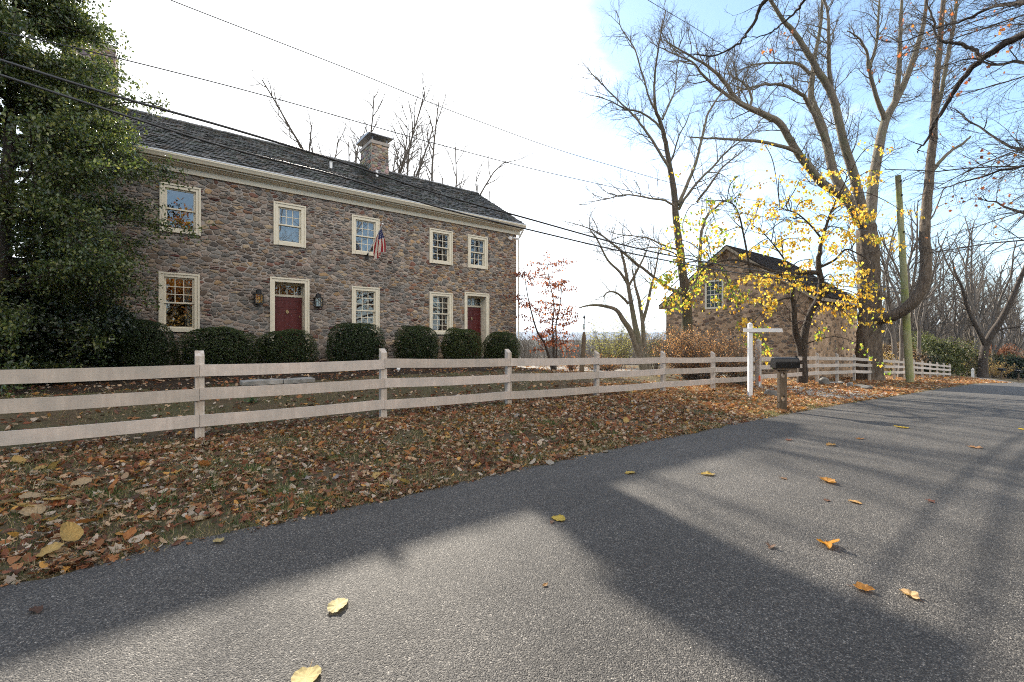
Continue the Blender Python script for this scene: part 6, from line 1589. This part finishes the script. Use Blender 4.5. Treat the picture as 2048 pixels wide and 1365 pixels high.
sepx=N.n('ShaderNodeSeparateXYZ',{0:dn})
dot=N.n('ShaderNodeVectorMath',{0:dn,1:tuple(sd)},operation='DOT_PRODUCT').outputs['Value']
# cloud deck: one big bright bank round the sun, thin streaks and scattered cloud elsewhere, fill cloud added behind the camera
pl_=N.n('ShaderNodeVectorMath',{0:dn,1:(1,1,2.6)},operation='MULTIPLY').outputs[0]
n1=N.noise(pl_,2.2,7,0.6,0.4); n2=N.noise(pl_,5.5,6,0.65,0.8)
bank=N.math('ADD',dot,N.math('MULTIPLY',N.math('SUBTRACT',n1,0.5),0.16))
bank=N.ramp(bank,[(0.862,0.0),(0.90,0.75),(0.94,1.0)])
low=N.math('MULTIPLY',N.ramp(sepx.outputs[2],[(0.0,1.0),(0.09,0.6),(0.3,0.0)]),0.75)
lowl=N.math('MULTIPLY',N.ramp(sepx.outputs[2],[(0.0,1.0),(0.28,0.6),(0.42,0.0)]),N.ramp(dot,[(0.60,0.0),(0.80,1.0)]))
scat=N.math('MULTIPLY',N.ramp(n2,[(0.58,0.0),(0.78,1.0)]),0.25)
hb=N.n('ShaderNodeVectorMath',{0:dn,1:(0.5,-0.85,0.0)},operation='DOT_PRODUCT').outputs['Value']
hb=N.math('ADD',hb,N.math('MULTIPLY',N.math('SUBTRACT',n1,0.5),0.4))
back_fill=N.math('MULTIPLY',N.ramp(hb,[(0.0,0.0),(0.35,1.0)]),N.ramp(sepx.outputs[2],[(0.24,0.0),(0.42,1.0),(0.75,1.0),(0.95,0.4)]))  # unseen cloud behind the camera, added to brighten the shaded house front
m1=N.math('MAXIMUM',bank,lowl); m1=N.math('MAXIMUM',m1,scat); m1=N.math('MAXIMUM',m1,back_fill)
skyc=N.n('ShaderNodeVectorMath',{0:sky.outputs[0],1:(0.118,0.122,0.118)},operation='MULTIPLY').outputs[0]
skyc=N.mixc(low,skyc,(0.27,0.325,0.38))
cl=N.mixc(N.ramp(hb,[(0.0,0),(0.3,1)]),(0.74,0.75,0.76),(1.0,0.93,0.84))  # added fill cloud gets the brighter, warmer tone
fin=N.mixc(m1,skyc,cl)
bg=N.n('ShaderNodeBackground',{'Color':fin,'Strength':1.0})
wo=nt.nodes.new('ShaderNodeOutputWorld'); nt.links.new(bg.outputs[0],wo.inputs[0])

# ------------------------------------------------------------------ camera and render
cam=bpy.data.cameras.new('camera'); cam.lens=910/2048*36; cam.sensor_width=36; cam.clip_end=40000; cam.clip_start=0.05
co=bpy.data.objects.new('camera',cam); COL.objects.link(co); co.location=(0,0,0); co.rotation_euler=(R(90),0,0); scene.camera=co
vs=scene.view_settings; vs.view_transform='Standard'; vs.look='None'; vs.gamma=1.0; vs.use_curve_mapping=False; vs.exposure=1.44
cy=scene.cycles; cy.max_bounces=8; cy.diffuse_bounces=3; cy.glossy_bounces=3; cy.transmission_bounces=4; cy.transparent_max_bounces=8; cy.volume_bounces=1
cy.pixel_filter_type='BLACKMAN_HARRIS'; cy.filter_width=1.05
cy.sample_clamp_indirect=1.0; cy.sample_clamp_direct=12
cy.use_adaptive_sampling=False
cy.use_denoising=False
try: cy.denoiser='OPENIMAGEDENOISE'
except Exception: pass
